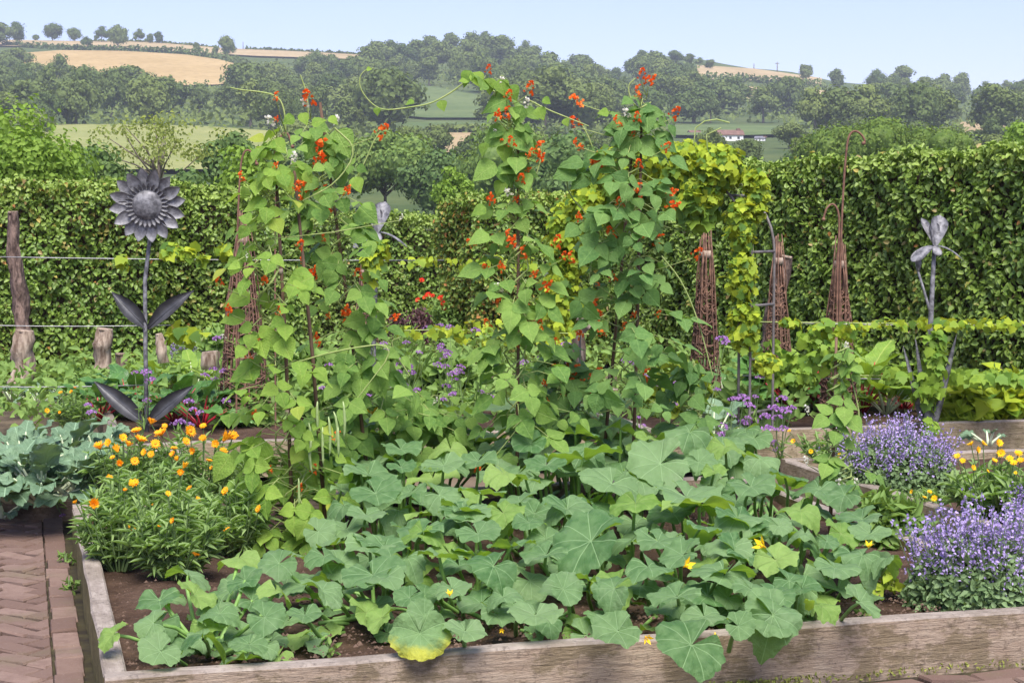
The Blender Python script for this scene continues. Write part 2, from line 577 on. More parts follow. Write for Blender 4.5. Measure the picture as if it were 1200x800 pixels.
# ------------------------------------------------------------------ haze
hz = MB()
hz.box((-1900, -60, -8), (1900, 1480, 165))
hm = bpy.data.materials.new('haze')
hm.use_nodes = True
hm.node_tree.nodes.clear()
ho = hm.node_tree.nodes.new('ShaderNodeOutputMaterial')
hv = hm.node_tree.nodes.new('ShaderNodeVolumePrincipled')
hv.inputs['Color'].default_value = (.80, .88, 1.0, 1)
hv.inputs['Density'].default_value = 0.00024
hm.node_tree.links.new(hv.outputs[0], ho.inputs['Volume'])
hz.build('haze', hm, None, False, 'stuff')

# ------------------------------------------------------------------ terrain
XS = [-100, 150, 300, 450, 560, 700, 780, 900, 1000, 1200]
DS = [250, 350, 450, 600, 750, 900, 1050]
TAB = {-100: [205, 168, 148, 122, 98, 70, 50], 150: [205, 170, 150, 122, 95, 66, 53], 300: [205, 176, 152, 126, 100, 74, 62],
       450: [205, 180, 156, 132, 108, 85, 68], 560: [205, 180, 157, 132, 105, 82, 66], 700: [205, 182, 162, 142, 120, 104, 94],
       780: [205, 180, 162, 142, 112, 88, 68], 900: [205, 178, 161, 145, 122, 100, 84], 1000: [205, 178, 161, 147, 128, 110, 100], 1200: [205, 178, 162, 150, 134, 123, 115]}


def terr_py(px, d):
    """the row of the picture the ground shows at, in the column px at distance d >= 250"""
    px = min(max(px, XS[0]), XS[-1])
    i = max(k for k in range(len(XS) - 1) if XS[k] <= px)
    f = (px - XS[i]) / (XS[i + 1] - XS[i])
    f = f * f * (3 - 2 * f)
    a = np.interp(d, DS, TAB[XS[i]])
    b = np.interp(d, DS, TAB[XS[i + 1]])
    return float(a + (b - a) * f)


def terr_z(px, d):
    if d <= 45: return -.15
    top = lambda q: EYE.z + q * (262 - terr_py(px, q)) / F
    if d < 250:
        t = (d - 45) / 205
        return -.15 + (top(250) + .15) * (t * t)
    if d <= 1050: return top(d)
    return top(1050) - (d - 1050) * .06


def terr(px, d):
    return Vector(((px - 600) / F * d, d, terr_z(px, d)))


def terr_d(px, py):
    """distance at which the ground shows at (px, py)"""
    lo, hi = 250, 1050
    if py <= terr_py(px, hi): return hi
    if py >= terr_py(px, lo): return lo
    for _ in range(30):
        mid = (lo + hi) / 2
        if terr_py(px, mid) > py: lo = mid
        else: hi = mid
    return lo


cols = list(range(-1500, -100, 100)) + list(range(-100, 1301, 25)) + list(range(1400, 2800, 100))
dl = [45, 70, 100, 130, 160, 190, 220, 250] + list(range(275, 1051, 25)) + [1080, 1150, 1300]
Vs = [terr(c, d) for d in dl for c in cols]
nc = len(cols)
Q = [(j * nc + i, j * nc + i + 1, (j + 1) * nc + i + 1, (j + 1) * nc + i) for j in range(len(dl) - 1) for i in range(nc - 1)]
tag(link('hills', np_mesh('hills', np.array(Vs), np.array(Q), M['hill'], smooth=True)), kind='structure')
g = MB()
g.add([(-90, -40, -.06), (90, -40, -.06), (90, 50, -.16), (-90, 50, -.16)], [(0, 1, 2, 3)])
tag(g.build('ground', M['earth'], smooth=False), kind='structure')


def field(name, top, bot, mat, lift):
    """a field draped on the hill between two lines of (px, py)"""
    def line(pts, t):
        xs = [p[0] for p in pts]
        x = xs[0] + (xs[-1] - xs[0]) * t
        return x, float(np.interp(x, xs, [p[1] for p in pts]))
    nu, nv = 40, 10
    vs = []
    for j in range(nv + 1):
        for i in range(nu + 1):
            a, b = line(top, i / nu), line(bot, i / nu)
            x = a[0] + (b[0] - a[0]) * j / nv
            y = a[1] + (b[1] - a[1]) * j / nv
            p = terr(x, terr_d(x, y))
            vs.append((p.x, p.y, p.z + lift))
    q = [(j * (nu + 1) + i, (j + 1) * (nu + 1) + i, (j + 1) * (nu + 1) + i + 1, j * (nu + 1) + i + 1) for j in range(nv) for i in range(nu)]
    tag(link(name, np_mesh(name, np.array(vs), np.array(q), mat, smooth=True)), kind='structure')


field('wheat_field', [(-40, 72), (75, 63), (150, 64), (220, 68), (262, 74), (300, 85)], [(-40, 100), (75, 98), (150, 104), (220, 104), (262, 103), (300, 92)], M['wheat'], .8)
field('stubble_field', [(-40, 44), (100, 51), (200, 54), (260, 58), (400, 66), (470, 70)], [(-40, 58), (100, 59), (220, 65), (300, 70), (400, 73), (470, 76)], M['stubble'], 1.0)
field('pasture_field', [(40, 150), (150, 150), (240, 152), (350, 160)], [(40, 207), (150, 207), (240, 206), (350, 204)], M['pasture'], .8)
field('tan_field', [(470, 162), (520, 160), (560, 160)], [(470, 186), (520, 184), (560, 180)], M['stubble'], .8)
field('green_field', [(470, 149), (520, 147), (580, 150)], [(470, 160), (520, 159), (580, 158)], M['meadow'], 1.0)
field('bracken_slope', [(460, 106), (500, 104), (575, 118)], [(460, 138), (500, 142), (575, 142)], M['meadow'], .8)
field('hilltop_field', [(815, 80), (880, 84), (960, 95)], [(815, 96), (880, 98), (960, 104)], M['stubble'], .8)
field('hillside_field', [(828, 103), (900, 106), (1000, 112)], [(828, 118), (900, 124), (1000, 130)], M['stubble'], .9)
field('valley_pasture', [(790, 151), (850, 150), (915, 152)], [(790, 163), (850, 164), (915, 162)], M['meadow'], .9)
field('far_valley_field', [(1120, 147), (1150, 146), (1175, 148)], [(1120, 160), (1150, 160), (1175, 160)], M['stubble'], .9)


# ------------------------------------------------------------------ trees
def crown_data(seed, h, wdt, lumps, per, leaf, z0=.28, core=True, squash=1.0, open_=0.0, rs=1.0, spr=.36):
    """leaf clumps on lumpy masses: returns verts, quads, tints, and the lump centres"""
    rg = np.random.default_rng(seed)
    C, RR = [], []
    for i in range(lumps):
        while True:
            q = rg.uniform(-1, 1, 3)
            if .25 * (1 - open_) + open_ * .5 < np.linalg.norm(q) < 1: break
        zc = h * (z0 + (1 - z0) * .5) + q[2] * h * (1 - z0) * .36 * squash
        spread = wdt * spr * (1 - .35 * max(0, q[2]))
        C.append((q[0] * spread, q[1] * spread, zc))
        RR.append(rg.uniform(.16, .27) * min(wdt, h) * (1 - .35 * open_) * rs)
    C.append((0, 0, h * (z0 + (1 - z0) * .55))); RR.append(.27 * min(wdt, h) * rs)
    Pv, Dv, Nv, T = [], [], [], []
    for c, r in zip(C, RR):
        n = unit(rg.normal(size=(per, 3)))
        n[:, 2] = n[:, 2] * .9 + .15
        n = unit(n)
        rad = r * (1 - .45 * rg.random(per) ** 2) * (1 + .18 * rg.normal(size=per))
        Pv.append(np.array(c) + n * rad[:, None] * np.array([1, 1, .8]))
        t = unit(np.cross(n, rg.normal(size=(per, 3))))
        Dv.append(t + n * .25 - np.array([0, 0, .25]))
        Nv.append(n + .55 * rg.normal(size=(per, 3)) + np.array([0, 0, .35]))
        T.append(np.clip(rg.random() * .35 + rg.random(per) * .65, 0, 1))
    Pv, Dv, Nv, T = map(np.concatenate, (Pv, Dv, Nv, T))
    L = leaf * rg.uniform(.6, 1.3, len(Pv))
    v, q = leaf_cards(Pv, Dv, Nv, L, L * .75, .2, .12)
    t = np.repeat(T, 6)
    if core:
        for c, r in zip(C, RR):
            th = np.linspace(0, TAU, 7)[:-1]
            vv = [(0, 0, 1)] + [(math.cos(a) * math.sin(f), math.sin(a) * math.sin(f), math.cos(f)) for f in (R(60), R(120)) for a in th] + [(0, 0, -1)]
            vv = np.array(vv) * r * .72 + np.array(c)
            qq = [(0, 1 + i, 1 + (i + 1) % 6, 1 + (i + 1) % 6) for i in range(0)]
            qq = []
            for i in range(0, 6, 2):
                qq.append((0, 1 + i, 1 + (i + 1) % 6, 1 + (i + 2) % 6))
                qq.append((13, 7 + (i + 2) % 6, 7 + (i + 1) % 6, 7 + i))
            for i in range(6):
                qq.append((1 + i, 7 + i, 7 + (i + 1) % 6, 1 + (i + 1) % 6))
            q = np.concatenate([q, np.array(qq) + len(v)])
            v = np.concatenate([v, vv])
            t = np.concatenate([t, np.full(14, .25)])
    return v, q, t, C


def limbs_mesh(seed, h, C, r0, zfork=.3, mat='bark', lean=0.0):
    rg = random.Random(seed)
    m = MB()
    top = Vector((lean, 0, h * .62))
    fork = Vector((lean * .3, 0, h * zfork))
    m.tube([(0, 0, -.6), (lean * .1, .02, h * zfork * .5), fork, (fork + top) / 2, top], [r0 * 1.25, r0, r0 * .8, r0 * .55, r0 * .3], 8, rough=.3)
    for c in C:
        c = Vector(c)
        s = fork.lerp(top, rg.uniform(0, .75))
        mid = s.lerp(c, .5) + Vector((rg.uniform(-1, 1), rg.uniform(-1, 1), rg.uniform(-.2, 1))) * h * .04
        m.tube([s, mid, c], [r0 * .38, r0 * .24, r0 * .1], 5)
    return m.mesh('trunk', M[mat])


HILL = []
for i, (h, wd, lm, z0) in enumerate([(12, 12, 13, .12), (13, 10, 12, .12), (10, 13, 14, .10), (14, 12, 15, .16), (11, 9, 10, .12), (9, 11, 11, .08)]):
    v, q, t, C = crown_data(100 + i, h, wd, lm, 170, .78, z0)
    HILL.append((np_mesh('crown', v, q, M['hill_leaf'], t), limbs_mesh(200 + i, h, C[:6], .38, .2), h, wd))


def hill_tree(name, px, py, hpx, label, group, wf=1.0, var=None):
    d = terr_d(px, py)
    p = terr(px, d)
    crown, trunk, h, wd = HILL[random.randrange(len(HILL)) if var is None else var]
    s = hpx / ppm(d) / h
    o = thing(name, label, 'tree', p - Vector((0, 0, .3 * s)), group)
    o.rotation_euler.z = random.uniform(0, TAU)
    o.scale = (s * wf, s * wf, s)
    link('trunk', trunk, o)
    link('crown', crown, o)
    return o


sky_trees = [
    (2, 58, 30, 1.2, 'dark tree cut by the picture edge at the end of the hilltop field'),
    (27, 56, 30, 1.0, 'tall round tree standing at the end of the hilltop stubble field'),
    (48, 50, 9, 1.0, 'tiny round bush on the skyline between two tall hilltop trees'),
    (67, 49, 23, 1.1, 'broad round tree on the skyline above the stubble field'),
    (93, 49, 18, 1.1, 'thin gappy tree on the skyline beside the broad round one'),
    (124, 54, 21, 1.1, 'dark skyline tree at the left edge of the hilltop clump'),
    (143, 60, 31, .95, 'tallest tree of the clump where the hilltop hedgerows meet'),
    (167, 54, 18, 1.0, 'rounded tree on the skyline just beyond the hilltop clump'),
    (180, 55, 14, 1.0, 'low dark tree closing the gap in the skyline row'),
    (190, 55, 16, 1.1, 'last skyline tree before the bare stretch of stubble field'),
    (107, 61, 16, 1.2, 'low spreading tree in the hedgerow below the skyline'),
    (234, 68, 17, .75, 'small upright tree on the hedgerow beside the round skyline tree'),
    (256, 69, 14, .9, 'little dark tree tucked against the round skyline tree'),
    (270, 71, 28, .85, 'round dark tree standing alone on the bare skyline'),
    (450, 71, 14, .7, 'slender lone tree where the stubble field ends on the skyline'),
    (466, 72, 8, 1.1, 'tiny bush on the skyline before the wooded hill starts'),
    (484, 79, 20, 1.0, 'first rounded tree of the wooded hill after the stubble field'),
    (830, 84, 13, 1.3, 'low dark tree at the top edge of the small hilltop field'),
    (790, 76, 17, 1.2, 'rounded tree on the wooded knoll beside the small hilltop field'),
    (806, 79, 15, 1.3, 'low rounded tree between the wooded knoll and the hilltop field'),
    (818, 81, 12, 1.2, 'small tree at the upper corner of the small hilltop field'),
    (941, 98, 22, 1.2, 'dome shaped dark tree on the crest at the end of the hilltop field'),
    (977, 110, 29, 1.0, 'round tree just below the crest beside the dome shaped tree'),
    (1025, 108, 26, 1.1, 'broad tree on the crest beyond the gap in the skyline'),
    (1045, 110, 22, 1.0, 'pale rounded tree next to the broad crest tree'),
    (1092, 112, 17, 1.1, 'small round tree topping the low eastern skyline'),
    (1128, 115, 14, 1.1, 'flat topped tree on the low eastern skyline'),
    (1151, 117, 21, .95, 'round tree standing proud of the low eastern skyline'),
    (1191, 119, 18, .95, 'last round tree of the eastern skyline at the picture edge'),
]
for px, py, hp, wf, lab in sky_trees:
    hill_tree('hilltop_tree', px, py, hp, lab, 'trees along the skyline', wf)


def inside(x, y, poly):
    c = False
    for i in range(len(poly)):
        (x1, y1), (x2, y2) = poly[i], poly[i - 1]
        if (y1 > y) != (y2 > y) and x < (x2 - x1) * (y - y1) / (y2 - y1) + x1: c = not c
    return c


OPEN = [[(-45, 66), (300, 66), (306, 92), (262, 104), (75, 100), (-45, 76)], [(462, 104), (575, 112), (580, 190), (474, 190)],
        [(60, 150), (345, 158), (345, 215), (60, 215)], [(815, 70), (958, 92), (958, 100), (815, 96)], [(824, 104), (854, 104), (854, 130), (824, 126)], [(930, 110), (994, 112), (994, 138), (930, 136)],
        [(788, 146), (922, 146), (922, 198), (788, 198)], [(1135, 146), (1165, 146), (1165, 160), (1135, 160)], [(940, 112), (950, 112), (950, 122), (940, 122)]]
WOODS = [
    ('woodland_tree', [(-60, 82), (60, 84), (90, 106), (150, 120), (240, 128), (300, 116), (330, 92), (430, 84), (430, 168), (345, 160), (60, 152), (-60, 170)], 'rounded dark tree in the wood below the wheat field', 'trees of the wood below the wheat field', 27, 11),
    ('woodland_tree', [(430, 82), (480, 74), (540, 70), (600, 76), (690, 97), (690, 170), (430, 172)], 'dark rounded tree of the wooded hill behind the middle bean plant', 'trees of the wooded hill in the middle', 24, 10),
    ('woodland_tree', [(690, 97), (730, 90), (780, 74), (810, 90), (825, 124), (958, 128), (1005, 103), (1100, 109), (1280, 117), (1280, 166), (960, 166), (905, 152), (690, 158)], 'dark rounded tree in the wood under the small hilltop field', 'trees of the wood under the hilltop field', 25, 10),
]
WOODS.append(('valley_tree', [(-60, 166), (60, 160), (60, 207), (345, 207), (345, 163), (430, 168), (800, 168), (960, 166), (1280, 164), (1280, 206), (-60, 206)], 'bushy tree on the valley floor beyond the garden hedges', 'trees and bushes of the valley floor', 30, 9))
MARKS = [(100, 'above the bright leafy tree'), (250, 'above the airy pale tree'), (345, 'behind the top of the light green bean'), (440, 'behind the red flowered bean'),
         (520, 'beside the bare green slope'), (620, 'behind the top of the middle bean'), (700, 'between the middle and thickest beans'), (790, 'behind the top of the thickest bean'),
         (900, 'around the white cottage'), (1010, 'below the end of the small hilltop field'), (1110, 'above the wide oak'), (9999, 'at the end of the tall hedge')]


def wood_label(kind, x, y, y0, y1):
    row = ('skyline row', 'middle row', 'lowest row')[min(2, int(3 * (y - y0) / (y1 - y0)))]
    return f'{kind} in the {row} ' + next(t for lim, t in MARKS if x < lim)


n_wood = 0
for name, poly, lab, src, sx, sy in WOODS:
    grp = 'trees of the hillside woods' if name == 'woodland_tree' else src
    sx *= .92
    y = min(p[1] for p in poly)
    row = 0
    while y < max(p[1] for p in poly):
        x = min(p[0] for p in poly) + (row % 2) * sx / 2
        while x < max(p[0] for p in poly):
            qx, qy = x + random.uniform(-.4, .4) * sx, y + random.uniform(-.4, .4) * sy
            if inside(qx, qy, poly) and not any(inside(qx, qy, o) for o in OPEN):
                d = terr_d(qx, qy)
                hpx = (random.uniform(*{'trees of the wooded hill in the middle': (13, 20)}.get(src, (10, 16))) if name == 'woodland_tree' else random.uniform(4, 7.5)) * ppm(d)
                hill_tree(name, qx, qy, hpx, wood_label('hillside tree' if name == 'woodland_tree' else 'valley tree', qx, qy, 70 if name == 'woodland_tree' else 158, 172 if name == 'woodland_tree' else 207), grp, random.uniform(.75, 1.35))
                n_wood += 1
            x += sx
        y += sy * (1 + (y - 80) / 90)
        row += 1
print('WOOD', n_wood)

# scrub filling the woods' floor, one mass
Pv = []
for _ in range(14000):
    x, y = random.uniform(-80, 1280), random.uniform(78, 165)
    if any(inside(x, y, o) for o in OPEN) or y < terr_py(x, 1045) + 7: continue
    d = terr_d(x, y)
    p = terr(x, d)
    Pv.append((p.x + random.uniform(-3, 3), p.y + random.uniform(-3, 3), p.z + random.uniform(.2, 3.2)))
Pv = np.array(Pv)
n = len(Pv)
NN = NP.normal(size=(n, 3)) * .6 + np.array([0, -.4, .8])
tag(link('scrub', leaf_mesh('scrub', Pv, NP.normal(size=(n, 3)) + np.array([0, 0, .2]), NN, NP.uniform(1.2, 2.4, n), NP.uniform(1.0, 1.9, n), M['hill_leaf'], NP.random(n))), kind='stuff')


def hedgerow(pts, hm_, label):
    """a cut hedge along the hill, over (px, py) points"""
    p0 = terr(pts[0][0], terr_d(*pts[0]))
    o = thing('hedgerow', label, 'hedgerow', p0, 'hedgerows between the hill fields')
    Pv = []
    for (x0, y0), (x1, y1) in zip(pts, pts[1:]):
        k = int(abs(x1 - x0) * 5)
        for i in range(k):
            t = random.random()
            x = x0 + (x1 - x0) * t
            p = terr(x, terr_d(x, y0 + (y1 - y0) * t)) - p0
            Pv.append((p.x + random.uniform(-.5, .5), p.y + random.uniform(-1, 1), p.z + random.uniform(.1, hm_) * random.uniform(.7, 1.1)))
    Pv = np.array(Pv)
    k = len(Pv)
    link('foliage', leaf_mesh('foliage', Pv, NP.normal(size=(k, 3)), NP.normal(size=(k, 3)) * .6 + np.array([0, -.5, .7]), 1.7, 1.5, M['hill_leaf']), o)


hedgerow([(10, 57), (75, 61), (150, 63), (220, 66)], 3.0, 'long dark hedgerow between the stubble and the wheat field')
hedgerow([(216, 66), (260, 73), (304, 84)], 4.0, 'dark hedgerow sloping down along the end of the wheat field')
hedgerow([(100, 51), (200, 54), (258, 58)], 1.6, 'thin skyline hedgerow behind the round lone tree')
hedgerow([(290, 62), (340, 64), (400, 67), (468, 71)], 1.8, 'thin dark hedgerow along the top of the stubble field')
hedgerow([(822, 97), (880, 99), (960, 105)], 4.0, 'thick hedgerow under the small hilltop field')
hedgerow([(500, 159), (560, 158)], 2.0, 'short hedgerow between the tan and the green valley fields')


def near_tree(name, px, ytop, wpx, d, mat, label, seed, lumps=22, per=260, leaf=.12, base=None, z0=.25, open_=0.0, squash=1.0, core=True, rs=1.0, spread=.36):
    ztop = at_d(px, ytop, d).z
    zb = terr_z(px, d) if base is None else base
    h = ztop - zb
    wd = wpx / ppm(d)
    v, q, t, C = crown_data(seed, h, wd * 1.15, lumps, per, leaf, z0, core, squash, open_, rs, spread)
    p = Vector(((px - 600) / F * d, d, zb))
    o = thing(name, label, 'tree', p)
    link('trunk', limbs_mesh(seed, h, C[::3] if open_ else C, max(.05, h * .022), z0 * .9), o)
    link('crown', np_mesh('crown', v, q, M[mat], t), o)
    return o


near_tree('leafy_tree', 18, 116, 170, 30, 'tree_bright', 'bright green leafy tree rising behind the hedge at the picture edge', 31, 34, 330, .10, core=False)
near_tree('shrubby_tree', 112, 160, 95, 48, 'tree_dark', 'dark bushy tree behind the hedge between the bright tree and the open one', 32, 20, 260, .16)
near_tree('open_tree', 188, 122, 118, 70, 'tree_pale', 'airy pale tree with bare forked limbs above the metal sunflower', 33, 40, 34, .15, z0=.52, open_=.3, core=False, rs=.52, squash=.9, spread=.60)
near_tree('round_tree', 270, 133, 70, 75, 'tree_dark', 'dense dark tree behind the first bean plant and the rusty hook', 34, 22, 280, .24)
near_tree('young_tree', 288, 158, 70, 34, 'tree_bright', 'light green young tree just behind the hedge beside the bean plant', 35, 20, 160, .11, core=False)
near_tree('oak_tree', 452, 150, 135, 150, 'tree_mid', 'spreading oak between the first two bean plants above the low hedge', 36, 30, 300, .42, z0=.2)
near_tree('oak_tree', 395, 168, 100, 165, 'tree_mid', 'oak half hidden by the first bean plant beside the spreading oak', 46, 24, 260, .42, z0=.15)
near_tree('young_tree', 534, 182, 54, 60, 'tree_bright', 'fresh green young tree behind the low hedge beside the middle bean plant', 37, 26, 90, .17, core=False, rs=.62, z0=.3)
near_tree('round_tree', 600, 138, 120, 125, 'tree_mid', 'mid green tree directly behind the top of the middle bean plant', 38, 26, 280, .36, z0=.15)
near_tree('round_tree', 668, 160, 100, 110, 'tree_dark', 'dark tree between the middle and the third bean plant', 39, 24, 280, .32, z0=.15)
near_tree('round_tree', 510, 172, 80, 140, 'tree_dark', 'dark tree behind the fresh green young one', 49, 20, 240, .4, z0=.15)
near_tree('wide_oak', 1034, 135, 190, 130, 'tree_oak', 'wide flat topped oak above the tall hedge behind the tallest rusty hook', 40, 60, 330, .25, z0=.35, squash=.75, spread=.46, rs=.8)
near_tree('leafy_tree', 1196, 128, 60, 85, 'tree_bright', 'bright tree peeping over the tall hedge at the picture edge', 41, 18, 240, .24)
near_tree('small_tree', 1062, 158, 40, 200, 'tree_mid', 'small grey green tree beyond the wide oak over the hedge', 42, 12, 160, .5)
near_tree('round_tree', 868, 194, 50, 170, 'tree_dark', 'small dark tree in the valley under the cottages', 43, 16, 180, .45)
near_tree('round_tree', 806, 192, 50, 190, 'tree_mid', 'grey green bushy tree beside the hop arch top in the valley', 44, 16, 180, .45)
near_tree('round_tree', 928, 180, 44, 210, 'tree_dark', 'dark bush like tree in the valley between cottages and wide oak', 45, 14, 160, .45)
near_tree('oak_tree', 330, 160, 70, 140, 'tree_dark', 'dark oak seen through the top of the first bean plant', 47, 20, 220, .4, z0=.15)
near_tree('oak_tree', 740, 170, 90, 180, 'tree_mid', 'oak hidden behind the third bean plant', 48, 20, 220, .45, z0=.15)
near_tree('shrubby_tree', 228, 190, 70, 60, 'tree_dark', 'low dark bush above the hedge beside the metal sunflower head', 51, 14, 200, .2)


def cottage(px, py, wpx, label, roof, rot=.2):
    d = terr_d(px, py)
    p = terr(px, d)
    wd = wpx / ppm(d)
    hh = wd * .20
    dep = wd * .45
    o = thing('cottage', label, 'cottage', p)
    o.rotation_euler.z = rot
    m = MB()
    m.box((-wd / 2, -dep / 2, -1), (wd / 2, dep / 2, hh))
    m.add([(-wd / 2, -dep / 2, hh), (-wd / 2, dep / 2, hh), (-wd / 2, 0, hh * 1.75)], [(0, 1, 2)])
    m.add([(wd / 2, -dep / 2, hh), (wd / 2, dep / 2, hh), (wd / 2, 0, hh * 1.75)], [(0, 2, 1)])
    m.build('wall', M['render'], o, False)
    m = MB()
    e = wd * .04
    for s in (-1, 1):
        a = [(-wd / 2 - e, s * (dep / 2 + e), hh * .93), (wd / 2 + e, s * (dep / 2 + e), hh * .93), (wd / 2 + e, 0, hh * 1.8), (-wd / 2 - e, 0, hh * 1.8)]
        b = [(x, y, z + .25) for x, y, z in a]
        m.add(a + b, [(0, 1, 2, 3), (4, 7, 6, 5), (0, 4, 5, 1), (1, 5, 6, 2), (2, 6, 7, 3), (3, 7, 4, 0)])
    rf = m.build('roof', roof, o, False)
    m = MB()
    m.box((wd * .3, -.4, hh * 1.5), (wd * .3 + .9, .4, hh * 2.25))
    m.build('chimney', M['roof_red'], rf, False)
    for k in range(3):
        m = MB()
        x = (-.32 + .3 * k) * wd
        m.box((x, -dep / 2 - .06, hh * .3), (x + wd * .09, -dep / 2 + .1, hh * .72))
        m.build('window', M['pane'], o, False)


M['render'] = plain('white_render', (.70, .69, .66), (.80, .79, .77), .5, .9)
M['roof_red'] = plain('red_tile_roof', (.13, .075, .06), (.20, .12, .095), .8, .9)
M['roof_slate'] = plain('slate_roof', (.13, .13, .15), (.20, .20, .22), .8, .7)
M['pane'] = plain('dark_window', (.03, .035, .04), (.05, .055, .06), 1, .1, .5)
cottage(852, 166, 32, 'long white cottage with a dark red roof above the hop arch', M['roof_red'], .1)
cottage(889, 166, 12, 'small white house with a slate roof just beside the long cottage', M['roof_slate'], -.3)
cottage(812, 160, 14, 'small cottage with a red tiled roof at the edge of the valley pasture', M['roof_red'], .4)


def pole(px, py, hpx, label, arms):
    d = terr_d(px, py)
    p = terr(px, d)
    h = hpx / ppm(d)
    o = thing('utility_pole', label, 'utility pole', p, 'utility poles on the hilltop')
    m = MB()
    m.tube([(0, 0, -1), (0, 0, h)], [.32, .24], 6)
    m.build('post', M['bark'], o)
    if arms:
        m = MB()
        m.tube([(-1.3, 0, h * .86), (1.3, 0, h * .86)], .2, 5)
        m.build('crossarm', M['bark'], o)


pole(908, 88, 13, 'utility pole with a crossarm standing in the small hilltop field', True)
pole(881, 84, 7, 'short thin pole on the skyline of the small hilltop field', False)
pole(288, 62, 10, 'thin lone pole on the bare stubble skyline', False)


# ------------------------------------------------------------------ clipped hedges of the garden
def hedge(label, a, b, za, zb, thick, seed, dens=2300, leaf=.052, bronze=0.0, back=True):
    """a clipped hedge between ground points a and b, its near face on that line"""
    rg = np.random.default_rng(seed)
    a, b = Vector(a), Vector(b)
    L = (b - a).length
    d = (b - a) / L
    nrm = Vector((d.y, -d.x, 0))
    if nrm.y > 0: nrm = -nrm
    o = thing('clipped_hedge', label, 'hedge', a, 'clipped hedges round the garden')
    dd, nn = np.array(d), np.array(nrm)
    zt = lambda s: za + (zb - za) * s

    def lump(s, z):
        return .05 * np.sin(s * 3.1 + z * 2.3 + seed) + .04 * np.sin(s * 7.7 - z * 5.1) + .03 * np.sin(s * 17 + z * 13)
    Ps, Ns, Ts = [], [], []
    H = max(za, zb)
    n1 = int(L * H * dens)
    s = rg.random(n1)
    z = rg.random(n1) * (zt(s) + .03)
    dep = -.02 + .12 * rg.random(n1) ** 1.5
    off = lump(s * L, z) - dep - .13 * np.clip((z - zt(s) + .10) / .13, 0, 1)
    Ps.append(np.outer(s * L, dd) + np.outer(off, nn) + np.outer(z, [0, 0, 1]))
    Ns.append(np.tile(nn * .75 + np.array([0, 0, .60]), (n1, 1)))
    patch = np.sin(s * L * 1.7 + seed) + np.sin(z * 2.9 + s * L * .9) + .7 * np.sin(s * L * 5 + z * 7)
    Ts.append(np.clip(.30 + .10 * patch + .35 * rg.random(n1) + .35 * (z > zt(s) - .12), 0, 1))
    n2 = int(L * thick * dens * .9)
    s = rg.random(n2)
    q = rg.random(n2) * thick
    z = zt(s) + .035 * np.sin(s * L * 5 + q * 4) + .03 * np.sin(s * L * 13) - .10 * rg.random(n2) ** 2 + .05 * (rg.random(n2) > .93)
    Ps.append(np.outer(s * L, dd) + np.outer(-q, nn) + np.outer(z, [0, 0, 1]))
    Ns.append(np.tile(nn * .15 + np.array([0, 0, 1.0]), (n2, 1)))
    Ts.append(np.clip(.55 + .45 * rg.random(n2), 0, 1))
    for e, sg in ((0.0, -1), (1.0, 1)):
        n3 = int(thick * H * dens)
        q = rg.random(n3) * thick
        z = rg.random(n3) * zt(e)
        Ps.append(np.outer(np.full(n3, e * L) + sg * (.04 * np.sin(z * 6 + q * 5) - .1 * rg.random(n3)), dd) + np.outer(-q, nn) + np.outer(z, [0, 0, 1]))
        Ns.append(np.tile(sg * dd * .75 + np.array([0, 0, .4]), (n3, 1)))
        Ts.append(.3 + .5 * rg.random(n3))
    P, N, T = map(np.concatenate, (Ps, Ns, Ts))
    n = len(P)
    N = N + rg.normal(size=(n, 3)) * .34
    D = rg.normal(size=(n, 3)) + np.array([0, 0, -.7])
    Ls = leaf * rg.uniform(.7, 1.35, n)
    br = rg.random(n) < bronze * (1 + .9 * np.sin(P[:, 2] * 2 + P[:, 0] * 2))
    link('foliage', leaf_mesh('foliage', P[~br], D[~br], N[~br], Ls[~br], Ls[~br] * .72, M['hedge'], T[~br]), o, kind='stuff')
    if br.any():
        link('bronzed_foliage', leaf_mesh('bronzed_foliage', P[br], D[br], N[br], Ls[br], Ls[br] * .72, M['hedge_bronze'], rg.random(br.sum())), o, kind='stuff')
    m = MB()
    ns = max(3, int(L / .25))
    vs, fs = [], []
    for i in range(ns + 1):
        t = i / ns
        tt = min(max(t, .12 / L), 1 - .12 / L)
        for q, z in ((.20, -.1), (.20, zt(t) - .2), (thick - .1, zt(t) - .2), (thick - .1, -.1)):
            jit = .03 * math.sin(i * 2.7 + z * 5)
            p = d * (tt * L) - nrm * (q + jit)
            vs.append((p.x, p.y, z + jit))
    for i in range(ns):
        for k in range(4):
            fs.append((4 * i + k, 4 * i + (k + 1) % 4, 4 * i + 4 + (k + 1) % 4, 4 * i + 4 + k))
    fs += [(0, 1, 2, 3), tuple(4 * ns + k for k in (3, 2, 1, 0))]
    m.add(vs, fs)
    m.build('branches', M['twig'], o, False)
    return o


def gp(px, d):
    return Vector(((px - 600) / F * d, d, 0))


def zat(px, py, d):
    return at_d(px, py, d).z


